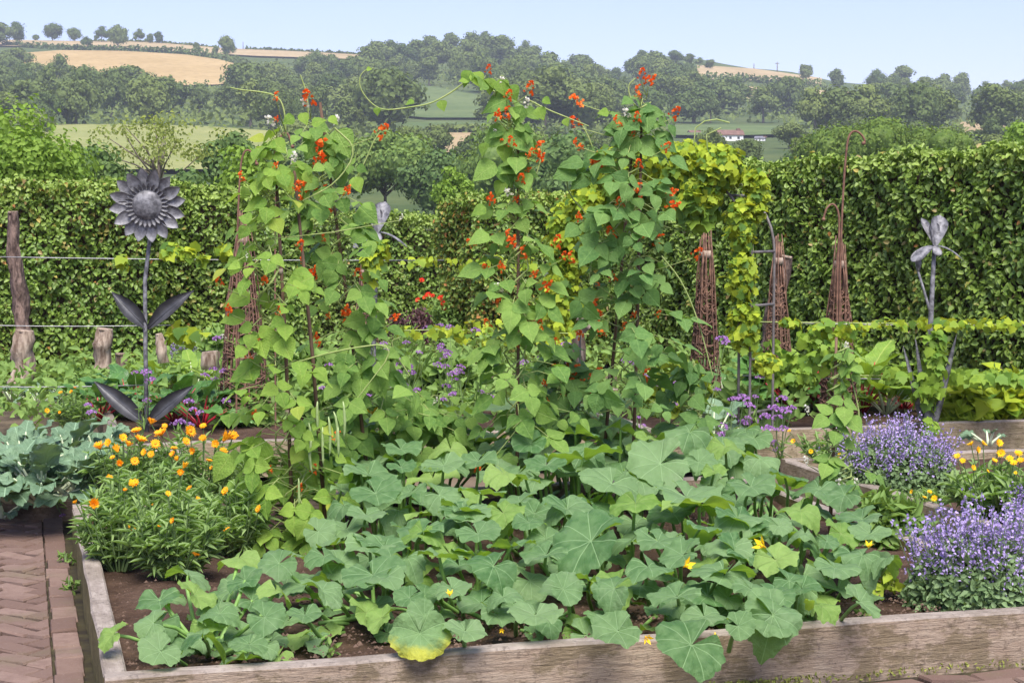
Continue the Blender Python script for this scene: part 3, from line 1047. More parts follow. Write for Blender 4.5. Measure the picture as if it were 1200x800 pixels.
hedge('tall clipped beech hedge behind the metal sunflower, bronzed along its top', gp(-160, 17.0), gp(192, 17.9), zat(-160, 212, 17), zat(192, 217, 17.9), 1.1, 1, bronze=.035)
hedge('clipped beech hedge behind the first bean plant, past the dark slot', gp(199, 18.3), gp(352, 18.9), zat(199, 218, 18.3), zat(352, 226, 18.9), 1.1, 2, bronze=.03)
hedge('low dark hedge across the garden end between the first two bean plants', gp(340, 23.5), gp(548, 24.5), zat(340, 251, 23.5), zat(548, 255, 24.5), 1.0, 3, dens=1700, leaf=.056)
hedge('bronze tinted hedge end behind the middle bean plant', gp(556, 19.6), gp(740, 20.6), zat(524, 234, 19.6), zat(720, 226, 20.6), 1.1, 4, bronze=.16)
hedge('long tall clipped hedge behind the metal iris and the willow obelisks', gp(690, 20.2), gp(1290, 13.6), zat(690, 206, 20.2), zat(1290, 166, 13.6), 1.2, 5, bronze=.012, leaf=.055)

# ------------------------------------------------------------------ beds and paths
def board(bed, p0, p1, z0, z1, thick, mat, side=1):
    """a sleeper from p0 to p1 on the ground plan; side gives which way its thickness goes"""
    d = (p1 - p0)
    L = d.length
    d.normalize()
    m = MB()
    k = 14
    vs, fs = [], []
    for i in range(k + 1):
        x = L * i / k
        w1 = .004 * math.sin(i * 1.9 + L * 3)
        w2 = .004 * math.sin(i * 1.3 + L * 5 + 1)
        b = .008
        prof = [(w1, z0), (w1, z1 - b + w2), (w1 + b, z1 + w2), (thick - b, z1 + w2), (thick, z1 - b + w2), (thick, z0)]
        vs += [(x, y * side, z) for y, z in prof]
    for i in range(k):
        for j in range(6):
            f = (6 * i + j, 6 * i + 6 + j, 6 * i + 6 + (j + 1) % 6, 6 * i + (j + 1) % 6)
            fs.append(f if side > 0 else f[::-1])
    e = tuple(range(6))
    fs += [e if side > 0 else e[::-1], tuple(6 * k + j for j in (range(5, -1, -1) if side > 0 else range(6)))]
    m.add(vs, fs)
    base = Vector(bed.location)
    mw = Matrix.Translation(p0 - base) @ Matrix(((d.x, -d.y, 0, 0), (d.y, d.x, 0, 0), (0, 0, 1, 0), (0, 0, 0, 1)))
    ob = m.build('board', mat, bed, False, mw=mw)
    ob.data.materials.append(M['board_top'])
    for i in range(k):
        for j in (1, 2, 3):
            ob.data.polygons[6 * i + j].material_index = 1
    return ob


def soil(name, u0, u1, v0, v1, z, nu=40, nv=40, amp=.03):
    vs = []
    for j in range(nv + 1):
        for i in range(nu + 1):
            p = uv(u0 + (u1 - u0) * i / nu, v0 + (v1 - v0) * j / nv)
            p.z = z + amp * noise.noise(p * 3.0) + amp * .6 * noise.noise(p * 11.0)
            vs.append(p)
    q = [(j * (nu + 1) + i, j * (nu + 1) + i + 1, (j + 1) * (nu + 1) + i + 1, (j + 1) * (nu + 1) + i) for j in range(nv) for i in range(nu)]
    tag(link(name, np_mesh(name, np.array(vs), np.array(q), M['soil'], smooth=True)), kind='structure')


def raised_bed(label, u0, u1, v0, v1, mats, z=.2, t=.075, zs=.14, n=40):
    o = thing('raised_bed', label, 'raised bed', uv(u0, v0))
    board(o, uv(u0, v0), uv(u1, v0), -.05, z, t, mats[0])
    board(o, uv(u0, v0 + t + .003), uv(u0, v1 - t - .003), -.05, z - .003, t, mats[1], -1)
    board(o, uv(u1 - t, v0 + t + .003), uv(u1 - t, v1 - t - .003), -.05, z - .003, t, mats[1], -1)
    board(o, uv(u0, v1 - t), uv(u1, v1 - t), -.05, z, t, mats[0])
    soil('soil', u0 + t * .7, u1 - t * .7, v0 + t * .7, v1 - t * .7, zs, n, n)
    return o


BED_U, BED_V = 3.75, 3.45
main_bed = raised_bed('raised timber bed full of squash and beans beside the brick path', 0, BED_U, 0, BED_V, (M['board'], M['board_green']), n=90)
raised_bed('raised timber bed of blue green cabbages at the end of the brick path', -3.2, .75, 4.25, 5.5, (M['board_dark'], M['board']))
raised_bed('raised timber bed of chard with the metal sunflower standing in it', .35, 3.6, 5.75, 9.0, (M['board_far'], M['board']))
raised_bed('dark edged raised bed below the logs in the far corner', -4.2, -1.15, 8.3, 12.2, (M['board_dark'], M['board']))
raised_bed('raised timber bed with marigolds and the round catmint bush', 4.25, 8.2, -1.2, 3.95, (M['board_far'], M['board_far']))
raised_bed('raised timber bed of chard and squash under the tall hedge with the metal iris', 4.0, 8.6, 5.3, 8.4, (M['board_far'], M['board_far']))

# soil crumbs on the open soil
Pv = []
for _ in range(4200):
    u, v = random.uniform(.08, BED_U - .1), random.choice((random.uniform(.08, .6), random.uniform(.08, 3.0)))
    Pv.append(uv(u, v, .15 + random.uniform(-.005, .03)))
m = MB()
for p in Pv:
    r = random.choice((.004, .005, .007, .011)) * random.uniform(.6, 1.2)
    vs = [p + Vector((r, 0, 0)), p + Vector((-.5 * r, .87 * r, 0)), p + Vector((-.5 * r, -.87 * r, 0)), p + Vector((r * .2, 0, r * random.uniform(.6, 1.1)))]
    m.add(vs, [(0, 1, 3), (1, 2, 3), (2, 0, 3)], random.random())
tag(m.build('soil_crumbs', M['clod'], smooth=False), kind='stuff')

# the path of paving bricks
path = bpy.data.objects.new('brick_path', None)
COL.objects.link(path)
path.location = uv(0, 0)
tag(path, kind='structure')
m = MB()
c = [uv(-3.5, -3, -.020), uv(0.04, -3, -.020), uv(0.04, 4.3, -.020), uv(-3.5, 4.3, -.020)]
m.add([x - path.location for x in c], [(0, 1, 2, 3)])
c = [uv(0.04, -3, -.020), uv(6, -3, -.020), uv(6, .03, -.020), uv(0.04, .03, -.020)]
m.add([x - path.location for x in c], [(0, 1, 2, 3)])
m.build('path_bed', M['joint'], path, False)


def clip(poly, ax, lim, keep_less):
    out = []
    for i in range(len(poly)):
        a, b = poly[i - 1], poly[i]
        ina = (a[ax] < lim) == keep_less
        inb = (b[ax] < lim) == keep_less
        if ina != inb:
            t = (lim - a[ax]) / (b[ax] - a[ax])
            out.append((a[0] + (b[0] - a[0]) * t, a[1] + (b[1] - a[1]) * t))
        if inb: out.append(b)
    return out


def brick(poly):
    """one paving brick over a (u, v) outline, its arrises worn"""
    if len(poly) < 3: return
    ar = abs(sum(poly[i - 1][0] * poly[i][1] - poly[i][0] * poly[i - 1][1] for i in range(len(poly)))) / 2
    if ar < .0012: return
    cx, cy = sum(p[0] for p in poly) / len(poly), sum(p[1] for p in poly) / len(poly)
    tilt = (random.gauss(0, .04), random.gauss(0, .04))
    dz = random.gauss(0, .003)
    k = len(poly)
    vs = []
    for ins, z in ((0.0, -.03), (0.0, -.009), (.007, .0)):
        for p in poly:
            x, y = p[0] - cx, p[1] - cy
            l = math.hypot(x, y)
            f = max(.2, 1 - ins / l)
            jx = random.uniform(-.002, .002)
            q = U * (x * f + jx) + V * (y * f + jx)
            vs.append((q.x, q.y, z + dz + (tilt[0] * x + tilt[1] * y if z > -.02 else 0)))
    fs = [tuple(2 * k + i for i in range(k))]
    for r in range(2):
        for i in range(k):
            fs.append((r * k + i, r * k + (i + 1) % k, (r + 1) * k + (i + 1) % k, (r + 1) * k + i))
    m = MB()
    m.add(vs, fs)
    m.build('brick', M['brick'], path, False, mw=Matrix.Translation(U * cx + V * cy))


BL, BW, G = .208, .098, .013
for k in range(24):
    v0 = -.9 + k * (BL + G)
    j = random.uniform(-.006, .006)
    if v0 + BL < 4.2:
        brick([(-.14 + j, v0), (-.036 + j, v0), (-.036 + j, v0 + BL), (-.14 + j, v0 + BL)])


def herring(u0, u1, v0, v1):
    """45 degree herringbone: bricks in two directions, clipped to the rectangle"""
    a = BW + G
    c45 = math.cos(R(45))
    for i in range(-40, 60):
        for j in range(-40, 60):
            # lattice of the herringbone in its own axes: horizontal brick and vertical brick
            for kind in (0, 1):
                x0 = i * a + 0.0
                y0 = i * a + 0.0
                x = i * a + j * 2 * a
                y = i * a - j * 2 * a
                if kind == 0: r = (x, y, x + 2 * a - G, y + a - G)
                else: r = (x + 2 * a, y - a, x + 3 * a - G, y + a - G)
                pts = [(r[0], r[1]), (r[2], r[1]), (r[2], r[3]), (r[0], r[3])]
                pts = [((p[0] - p[1]) * c45 + u0, (p[0] + p[1]) * c45 + (v0 + v1) / 2) for p in pts]
                cx, cy = sum(p[0] for p in pts) / 4, sum(p[1] for p in pts) / 4
                if not (u0 - .12 < cx < u1 + .12 and v0 - .12 < cy < v1 + .12): continue
                poly = pts
                for ax, lim, less in ((0, u0, False), (0, u1, True), (1, v0, False), (1, v1, True)):
                    poly = clip(poly, ax, lim, less)
                    if len(poly) < 3: break
                brick(poly)


herring(-.80, -.148, -.7, 4.22)
for row in range(3):
    for k in range(13):
        u0 = 1.55 + k * (BL + G) + (row % 2) * .11
        v0 = -.165 - row * (BW + G)
        j = random.uniform(-.008, .008)
        brick([(u0, v0 + j), (u0 + BL, v0 + j), (u0 + BL, v0 + BW + j), (u0, v0 + BW + j)])

# moss at the foot of the front board
k = 900
us = np.concatenate([NP.normal(2.15, .16, k // 2), NP.uniform(.5, 3.8, k // 2)])
P = np.array([tuple(uv(u, -abs(random.gauss(0, .022)) - .004, random.uniform(-.01, .02))) for u in us])
tag(link('moss', leaf_mesh('moss', P, NP.normal(size=(k, 3)) * .6 + np.array([0, -.1, .8]), NP.normal(size=(k, 3)) + np.array([0, -.6, .5]), .016, .008, M['moss'])), kind='stuff')


# ------------------------------------------------------------------ squash plants
def squash_mesh(seed, mat, folded=0.0):
    rg = random.Random(seed)
    nT = 60
    gap = rg.uniform(.16, .34)
    rings = [.10, .28, .48, .66, .82, .93, 1.0]
    ph, k1, amp = rg.uniform(0, TAU), rg.choice((3, 4, 5)), rg.uniform(.03, .065)
    ph2 = rg.uniform(0, TAU)
    vs = [(0, 0, 0)]
    for ri, r in enumerate(rings):
        for i in range(nT + 1):
            th = -math.pi + gap + (TAU - 2 * gap) * i / nT
            g_ = min(i, nT - i) / nT
            Rr = .47 * (1 +   .034 * math.cos(5 * th) + .05 * math.cos(th) + .03 * math.sin(3 * th + ph)) * (1 - .22 * math.exp(-g_ * 16))
            if ri == len(rings) - 1:
                Rr *= 1 + .030 * math.sin(17 * th + ph) + .012 * math.sin(29 * th + ph2) + rg.uniform(-.006, .006)
            rr = r * Rr
            z = .10 * r ** 1.3 - .13 * r ** 3 + amp * r ** 2.5 * math.sin(k1 * th + ph) + .03 * r ** 2 * math.sin(2 * th + ph2)
            z += .09 * math.exp(-g_ * 9) * r + .08 * r * r
            x, y = math.cos(th) * rr * .96, math.sin(th) * rr * 1.12
            z -= folded * y * y * 2.2 - folded * .06
            z -= .30 * max(0, x - .15) ** 2
            # quilted between the veins
            f = abs((th / .66 + .5) % 1 - .5)
            z += .05 * r * (f - .25) + .020 * r ** 5 * math.sin(9 * th + ph2) + .012 * r ** 6 * math.sin(16 * th + ph) + .010 * math.sin(x * 21 + ph) * math.sin(y * 19 + ph2)
            vs.append((x, y, z))
    n1 = nT + 1
    fs = []
    for i in range(nT):
        fs.append((0, 1 + i, 2 + i))
    for ri in range(len(rings) - 1):
        for i in range(nT):
            a = 1 + ri * n1 + i
            fs.append((a, a + n1, a + n1 + 1, a + 1))
    m = MB()
    m.add(vs, fs)
    return m.mesh('squash_leaf', M[mat])


SQ = [squash_mesh(i, 'squash', (0, .15, .4, 0, .25, 1.0, .1, 0, .2, .05, .5, 0)[i]) for i in range(12)]
SQN = [squash_mesh(80 + i, 'squash_young', (.1, .6, .3)[i]) for i in range(3)]
SQY = [squash_mesh(50 + i, 'squash_yellow', .3) for i in range(2)]

heroes = [
    (545, 739, 50), (628, 720, 62), (724, 739, 64), (810, 756, 88), (825, 722, 54), (865, 733, 42), (793, 699, 68), (850, 672, 76), (693, 634, 104), (691, 681, 54),
    (578, 664, 62), (515, 653, 56), (495, 622, 60), (543, 599, 62), (666, 597, 62), (771, 634, 62), (820, 593, 82), (865, 609, 62), (862, 645, 56), (451, 641, 56), (451, 678, 52),
    (133, 743, 42), (180, 730, 46), (188, 763, 54), (238, 748, 54), (292, 755, 46), (257, 720, 48), (310, 723, 52), (187, 703, 54), (228, 697, 54), (287, 680, 44), (323, 693, 44),
    (280, 655, 52), (327, 660, 52), (380, 653, 48), (377, 692, 58), (357, 720, 42), (433, 640, 62), (437, 673, 74), (220, 675, 54),
    (909, 656, 56), (925, 681, 52), (855, 643, 60), (864, 608, 62), (937, 599, 52), (913, 616, 34), (943, 627, 36), (925, 650, 32), (848, 675, 70), (905, 700, 56), (905, 720, 70),
    (962, 711, 46), (1008, 705, 52), (978, 665, 62), (1010, 653, 56), (1040, 656, 38), (1010, 608, 60), (969, 634, 32),
    (656, 472, 52), (710, 470, 64), (727, 502, 44), (759, 513, 34), (674, 509, 54), (622, 519, 46), (807, 509, 66), (684, 536, 86), (774, 543, 82), (819, 541, 46), (717, 567, 72), (804, 582, 86),
    (837, 552, 32), (564, 579, 56), (609, 588, 54), (545, 601, 60), (665, 597, 60), (590, 601, 52), (620, 612, 42), (759, 627, 30), (789, 631, 32), (616, 562, 36),
    (425, 500, 62), (470, 526, 50), (432, 556, 62), (440, 577, 62), (481, 577, 46), (429, 603, 46), (436, 635, 58), (496, 627, 56), (541, 601, 56), (515, 580, 52), (470, 547, 36),
    (560, 540, 50), (520, 545, 50), (590, 556, 50), (640, 545, 50), (880, 570, 60), (920, 560, 55), (960, 575, 58), (890, 540, 50), (850, 525, 50), (990, 580, 50), (1020, 625, 50),
    (745, 590, 60), (760, 665, 60), (720, 690, 54), (640, 650, 60), (600, 640, 54), (560, 625, 54), (880, 690, 54), (940, 690, 46), (800, 650, 60), (820, 620, 54), (985, 625, 50), (660, 690, 50), (590, 700, 44), (530, 690, 44), (480, 700, 40),
]
plants_sq = [
    ((245, 765), 'low squash plant with small grey green leaves creeping over the bed corner'),
    ((440, 715), 'squash plant on bare soil beside the marigolds with upright pale stalks'),
    ((560, 700), 'squash plant with a half yellow leaf hanging over the front board'),
    ((700, 690), 'big squash plant with the widest grey green leaf in the bed front'),
    ((800, 690), 'squash plant spilling broad leaves right over the front board'),
    ((930, 680), 'squash plant trailing towards the catmint along the front board'),
    ((470, 570), 'squash plant packed between the first and middle bean plants'),
    ((690, 560), 'squash plant under the third bean plant at the back of the bed'),
    ((890, 580), 'squash plant around the thin lone bean cane at the bed end'),
]
SQP = []
for (px, py), lab in plants_sq:
    p = at_z(px, py, .14)
    SQP.append((px, py, thing('squash_plant', lab, 'squash plant', p, 'squash plants in the timber bed')))


def canopy_d(py):
    return 3834.0 / (py - 262 + 214.5)


def leaf_on_stalk(px, py, wpx, low=0.0, mats=None, n=None, tip=None, scale=1.0):
    plant = min(SQP, key=lambda q: (q[0] - px) ** 2 + (q[1] - py) ** 2 * 1.6)[2]
    d = canopy_d(py)
    p = at_d(px, py, d)
    p.z = max(p.z - low, .17)
    if low and to_uv(p)[1] < .22:      # small low leaves stay behind the front board
        p += V * (.22 - to_uv(p)[1])
    base = Vector(plant.location)
    s = wpx / ppm(d) / .95 * scale * .97
    if n is None:
        n = Vector((random.gauss(0, .22), random.gauss(-.24 - .35 * min(1, max(0, (py - 620) / 110)), .26), 1.0))
    if tip is None:
        a = random.uniform(0, TAU) if random.random() < .45 else random.gauss(-math.pi / 2, 1.1)
        tip = Vector((math.cos(a), math.sin(a), -.15))
    mw = axes(tip, n, p - base, s)
    me = random.choice(mats or (SQN if random.random() < (.22 if wpx < 46 else .10) else SQ))
    lf = link('leaf', me, plant, mw)
    # its stalk down to the crown of the plant or the vine on the soil
    g = p.copy()
    tow = (base - p)
    tow.z = 0
    l = tow.length
    g += tow * min(.75, (.10 + random.uniform(0, .22)) / max(l, .05))
    g.z = .15
    q0 = p - base
    q1 = g - base
    mid = (q0 + q1) / 2 + Vector((random.gauss(0, .03), random.gauss(0, .03), .02))
    mb = MB()
    mb.tube([q1, q1.lerp(mid, .6), mid.lerp(q0, .5), q0], [.0085, .008, .007, .0055], 6, False)
    st = mb.build('leaf_stalk', M['stalk'])
    under(st, lf, mw)
    return lf, g


ROOTS = {}
for px, py, wp in heroes:
    lf, g = leaf_on_stalk(px, py, wp)
    ROOTS.setdefault(lf.parent.name, []).append(g)
# infill: lower leaves between the large ones
area = [(170, 700), (230, 655), (330, 650), (385, 590), (385, 500), (470, 466), (640, 450), (720, 455), (830, 500), (950, 545), (1035, 620), (1010, 690), (880, 720), (640, 715), (430, 700), (330, 740), (190, 760)]
y = 462
while y < 760:
    x = 150 + random.uniform(0, 20)
    while x < 1060:
        qx, qy = x + random.uniform(-16, 16), y + random.uniform(-10, 10)
        if inside(qx, qy, area):
            lf, g = leaf_on_stalk(qx, qy, random.uniform(38, 62), random.uniform(.04, .16))
            ROOTS.setdefault(lf.parent.name, []).append(g)
        x += 42
    y += 23
y = 478
while y < 740:
    x = 160 + random.uniform(0, 20)
    while x < 1050:
        qx, qy = x + random.uniform(-16, 16), y + random.uniform(-10, 10)
        if inside(qx, qy, area) and random.random() < (.9 if qx < 420 else .6):
            leaf_on_stalk(qx, qy, random.uniform(26, 44), random.uniform(.14, .30))
        x += 44
    y += 27
for px in range(392, 900, 17):
    for low in (.14, .27):
        leaf_on_stalk(px + random.uniform(-8, 8), random.uniform(468, 492) + (px - 640) * .03, random.uniform(40, 58), low)
# the half yellow leaf on the board
lf, g = leaf_on_stalk(492, 742, 70, 0, SQY, Vector((.1, -1.0, .55)), Vector((.1, -.6, -.8)))
lf['label'] = 'half yellow leaf hanging over the board'
leaf_on_stalk(497, 722, 44, 0, None, Vector((.1, -.8, .7)))
lf, g = leaf_on_stalk(905, 722, 74, 0, [SQ[5]], Vector((.2, -.9, .6)), Vector((.9, -.3, -.4)))
# the trailing vines on the soil
for px, py, pl in SQP:
    base = Vector(pl.location)
    pts = sorted(ROOTS.get(pl.name, []), key=lambda q: q.x)
    mb = MB()
    for k in range(0, len(pts), 5):
        e = pts[k] - base
        mid = e * .5 + Vector((random.gauss(0, .06), random.gauss(0, .06), .02))
        mb.tube([Vector((0, 0, .01)), mid, Vector((e.x, e.y, .03))], [.012, .011, .008], 6)
    if mb.v: mb.build('vine', M['stalk'], pl)
# squash flowers and spent yellow leaves
mb = MB()
for k in range(5):
    a = TAU * k / 5
    o = Vector((math.cos(a), math.sin(a), 0))
    t = Vector((-math.sin(a), math.cos(a), 0))
    mb.add([o * .1, o * .35 + t * .22 + Vector((0, 0, .4)), o * .75 + Vector((0, 0, .8)), o * .35 - t * .22 + Vector((0, 0, .4))], [(0, 1, 2, 3)], random.random())
mb.tube([(0, 0, -.3), (0, 0, .1), (0, 0, .4)], [.05, .14, .06], 6)
SQF = mb.mesh('squash_flower', M['yellow'])
for px, py, wp, n in ((437, 484, 24, (0, -.5, .6)), (486, 490, 12, (0, -.2, 1)), (803, 663, 20, (.6, -.6, .5)), (895, 640, 22, (-.7, -.4, .5)), (1018, 641, 14, (0, -.3, 1)), (757, 746, 16, (.3, -.8, -.2)), (527, 697, 12, (0, -.3, 1)), (838, 742, 12, (0, -.5, -.6)), (588, 737, 8, (0, -.6, -.2))):
    pl = min(SQP, key=lambda q: (q[0] - px) ** 2 + (q[1] - py) ** 2)[2]
    d = canopy_d(py) - .05
    p = at_d(px, py, d)
    n = Vector(n)
    link('flower', SQF, pl, axes(n.orthogonal(), n, p - Vector(pl.location), wp / ppm(d) * .62))


# ------------------------------------------------------------------ runner beans on canes
def bean_leaf_mesh(seed, mat):
    rg = random.Random(seed)
    nx, ny = 9, 6
    bend, twist, fold = rg.uniform(.10, .32), rg.uniform(-.12, .12), rg.uniform(.03, .20)
    vs = []
    for i in range(nx + 1):
        t = i / nx
        wd = .47 * (math.sin(math.pi * min(1, t ** .62)) ** .85) * (1 - .45 * t ** 3) if 0 < t < 1 else .004
        for j in range(ny + 1):
            s = j / ny * 2 - 1
            y = s * wd
            z = fold * abs(y) - bend * t * t + twist * y * t * 2 + .02 * math.sin(t * 9 + s * 3 + seed)
            vs.append((t, y, z))
    fs = [(i * (ny + 1) + j, (i + 1) * (ny + 1) + j, (i + 1) * (ny + 1) + j + 1, i * (ny + 1) + j + 1) for i in range(nx) for j in range(ny)]
    m = MB()
    m.add(vs, fs)
    return m.mesh('bean_leaf', M[mat])


BL_ = {k: [bean_leaf_mesh(i, k) for i in range(5)] for k in ('bean_light', 'bean_mid', 'bean_deep')}


def floret_cluster(seed, mat, n=11):
    rg = random.Random(seed)
    m = MB()
    for k in range(n):
        z = rg.random()
        a = rg.uniform(0, TAU)
        r = .30 * (1 - .45 * z)
        c = Vector((math.cos(a) * r, math.sin(a) * r, z))
        for q in range(3):
            d = (c * .4 + Vector((rg.uniform(-1, 1), rg.uniform(-1, 1), rg.uniform(-.6, .9)))).normalized()
            nn = d.orthogonal()
            y = nn.cross(d)
            L = rg.uniform(.16, .26)
            m.add([c, c + d * L * .5 + y * L * .45 + nn * .05, c + d * L, c + d * L * .5 - y * L * .45 + nn * .05], [(0, 1, 2, 3)], rg.random())
    return m.mesh('flower_cluster', M[mat])


FLR = [floret_cluster(i, 'red', 14) for i in range(3)]
FLW = [floret_cluster(10 + i, 'white', 12) for i in range(2)]


def spine_at(sp, t):
    k = t * (len(sp) - 1)
    i = min(int(k), len(sp) - 2)
    f = k - i
    return tuple(sp[i][j] + (sp[i + 1][j] - sp[i][j]) * f for j in range(3))


def bean_plant(label, d, sp, triples, mat, red, white, canes, seed, leaf=(.085, .15), stems=3, arcs=(), extra=(), pods=()):
    random.seed(seed)
    b0 = at_d(sp[0][0], sp[0][1], d)
    base = Vector((b0.x, d, .14))
    o = thing('bean_plant', label, 'bean plant', base, 'runner beans climbing canes')
    stem = MB()
    # twining stems
    for k in range(stems):
        pts = []
        for i in range(34):
            t = i / 33 * (1 - .04 * k)
            x, y, hw = spine_at(sp, t)
            p = at_d(x, y, d)
            r = min(.05, hw * .35 / ppm(d)) + .01
            a = i * 1.25 + k * 2.1
            pts.append(p + Vector((math.cos(a) * r, math.sin(a) * r, 0)) - base)
        stem.tube(pts, .0042, 5, False)
    wts = [(q[3] if len(q) > 3 else 1.0) for q in sp]
    cum = np.cumsum([(wts[i] + wts[i + 1]) / 2 for i in range(len(sp) - 1)])
    for i in range(triples):
        g_ = (i + random.random()) / triples * cum[-1]
        t = float(np.interp(g_, np.concatenate([[0], cum]), np.arange(len(sp)) / (len(sp) - 1)))
        x, y, hw = spine_at(sp, t)
        c = at_d(x, y, d)
        r = hw / ppm(d)
        a = random.uniform(0, TAU) if random.random() < .5 else random.uniform(-math.pi, 0)
        rr = r * math.sqrt(random.uniform(.10, 1.0)) * random.choice((.85, .9, 1, 1.15))
        out = Vector((math.cos(a), math.sin(a), 0))
        p = c + out * rr + Vector((0, 0, random.gauss(.0, .03)))
        stem.tube([c - base, c.lerp(p, .55) + Vector((0, 0, .03)) - base, p - base], [.003, .0025, .002], 4, False)
        s0 = random.uniform(*leaf) * (1 - .2 * t)
        n = out * random.uniform(.1, .8) + Vector((0, -.30, random.uniform(.45, 1.2))) + rv(.45)
        n.normalize()
        main = out + Vector((0, 0, -random.uniform(-.1, 1.0))) + rv(.5)
        main = (main - n * main.dot(n)).normalized()
        sd_ = n.cross(main)
        for ang, sc, off in ((0, 1.0, .035), (1.45, .9, 0), (-1.45, .9, 0)):
            if ang and random.random() < .12: continue
            dr = main * math.cos(ang) + sd_ * math.sin(ang) + Vector((0, 0, -.15)) + rv(.14)
            nn = n + rv(.42)
            s = s0 * sc * random.uniform(.85, 1.12)
            link('leaf', random.choice(BL_[mat]), o, axes(dr, nn, p + main * off - base, (s, s * random.uniform(.85, 1.05), s)))
    for ex, ey, es, ea in extra:
        p = at_d(ex, ey, d - .06)
        a = R(ea)
        dr = Vector((math.cos(a), -.15, math.sin(a)))
        nn = Vector((0, -.75, .65)) + rv(.35)
        s = es / ppm(d) * 1.15
        me = random.choice(BL_['bean_light' if es < 19 else mat])
        link('leaf', me, o, axes(dr, nn, p - base - dr * s * .4, s))
    for _ in range(15 if red else 0):
        q = spine_at(sp, random.uniform(.15, .9))
        red = red + [(q[0] + random.uniform(-.9, .9) * q[2], q[1] + random.uniform(-10, 10), random.uniform(8, 14))]
    for lst, fm in ((red, FLR), (white, FLW)):
        for it in lst:
            fx, fy = it[:2]
            size = it[2] if len(it) > 2 else 17
            dd = d - random.uniform(.04, .14)
            p = at_d(fx, fy, dd)
            t = min(range(60), key=lambda q: abs(spine_at(sp, q / 59)[1] - fy - 22)) / 59
            x, y, hw = spine_at(sp, t)
            c = at_d(x, y, d)
            dirv = (p - c).normalized() * .5 + Vector((0, 0, .6)) + rv(.3)
            s = size / ppm(dd) * .95
            q0 = p - dirv.normalized() * s * .5
            stem.tube([c - base, c.lerp(q0, .5) + Vector((0, 0, -.01)) - base, q0 - base], [.0035, .003, .0025], 4, False)
            link('flower_cluster', random.choice(fm), o, axes(dirv.orthogonal(), dirv, q0 - base, (s * .95, s * .95, s)))
    for qx, qy, ql in pods:
        p = at_d(qx, qy, d - .12)
        L = ql / ppm(d)
        pm = MB()
        sw = random.uniform(-.02, .02)
        pm.tube([(0, 0, 0), (sw * .5, 0, -L * .15), (sw, .004, -L * .5), (sw * .6, .01, -L * .85), (0, .012, -L)], [.002, .0055, .007, .0055, .001], 6)
        pm.build('pod', M['pod'], o, mw=Matrix.Translation(p - base))
    for arc in arcs:
        pts = [at_d(x, y, d) - base for x, y in arc]
        # smooth
        for _ in range(2):
            q = [pts[0]]
            for p1, p2 in zip(pts, pts[1:]): q += [p1.lerp(p2, .25), p1.lerp(p2, .75)]
            pts = q + [pts[-1]]
        stem.tube(pts, [.0048 * (1 - .45 * i / len(pts)) for i in range(len(pts))], 5, False)
    stem.build('stem', M['bean_stem'], o)
    for (x0, y0, x1, y1, dd) in canes:
        p0, p1 = at_d(x0, y0, d + dd), at_d(x1, y1, d + dd * .3)
        cb = Vector((p0.x, p0.y, .12))
        cn = thing('bean_cane', ('slanting ' if dd else 'straight ') + f'brown cane inside the {label.split(" climbing")[0]}', 'cane', cb, 'canes under the runner beans')
        mm = MB()
        mm.tube([(0, 0, -.1), (p1 - cb) * .5 + Vector((.006, 0, 0)), p1 - cb], [.010, .009, .007], 7)
        mm.build('pole', M['cane'], cn)
        # twine ties
        for f in (.35, .7):
            q = (p1 - cb) * f
            mm = MB()
            mm.tube([q + Vector((0, 0, -.012)), q + Vector((0, 0, .012))], .012, 7)
            mm.build('twine', M['log_pale'], cn)
    return o


bean_plant('light green runner bean climbing beside the marigolds', 7.7,
           [(345, 645, 44, 1.0), (345, 595, 62, 1.6), (345, 548, 72, 1.6), (330, 495, 74, 1.5), (325, 440, 62, 1.2), (318, 380, 62), (312, 320, 58), (310, 270, 46), (318, 225, 42), (322, 185, 34, .6), (335, 155, 24, .3)], 100, 'bean_light',
           [(324, 113, 10), (324, 140, 9), (256, 330, 13), (323, 194, 9), (351, 287, 14)], [(316, 143, 15), (344, 185, 14), (290, 300, 9), (262, 395, 8), (470, 255, 8)],
           [(345, 655, 322, 175, .0), (385, 640, 345, 200, .15)], 11, leaf=(.066, .122),
           arcs=[[(335, 160), (334, 130), (326, 112), (300, 107), (285, 106), (270, 103)], [(392, 150), (420, 175), (395, 215), (355, 235)], [(330, 430), (395, 410), (470, 400), (420, 465)]],
           extra=[(302, 162, 18, 180), (309, 174, 20, 210), (326, 170, 20, 320), (339, 140, 14, 210), (356, 138, 14, 300), (372, 143, 16, 20), (390, 140, 12, 330), (334, 211, 24, 300), (312, 212, 26, 220), (300, 240, 26, 200), (355, 200, 20, 250), (352, 330, 36, 200), (280, 350, 30, 200), (275, 372, 28, 190), (290, 435, 36, 200), (260, 545, 34, 230), (300, 530, 40, 250)],
           pods=[(385, 488, 48), (391, 482, 40), (378, 500, 46), (396, 500, 36), (362, 495, 40), (366, 512, 44), (372, 470, 36), (350, 560, 40), (402, 470, 44)])
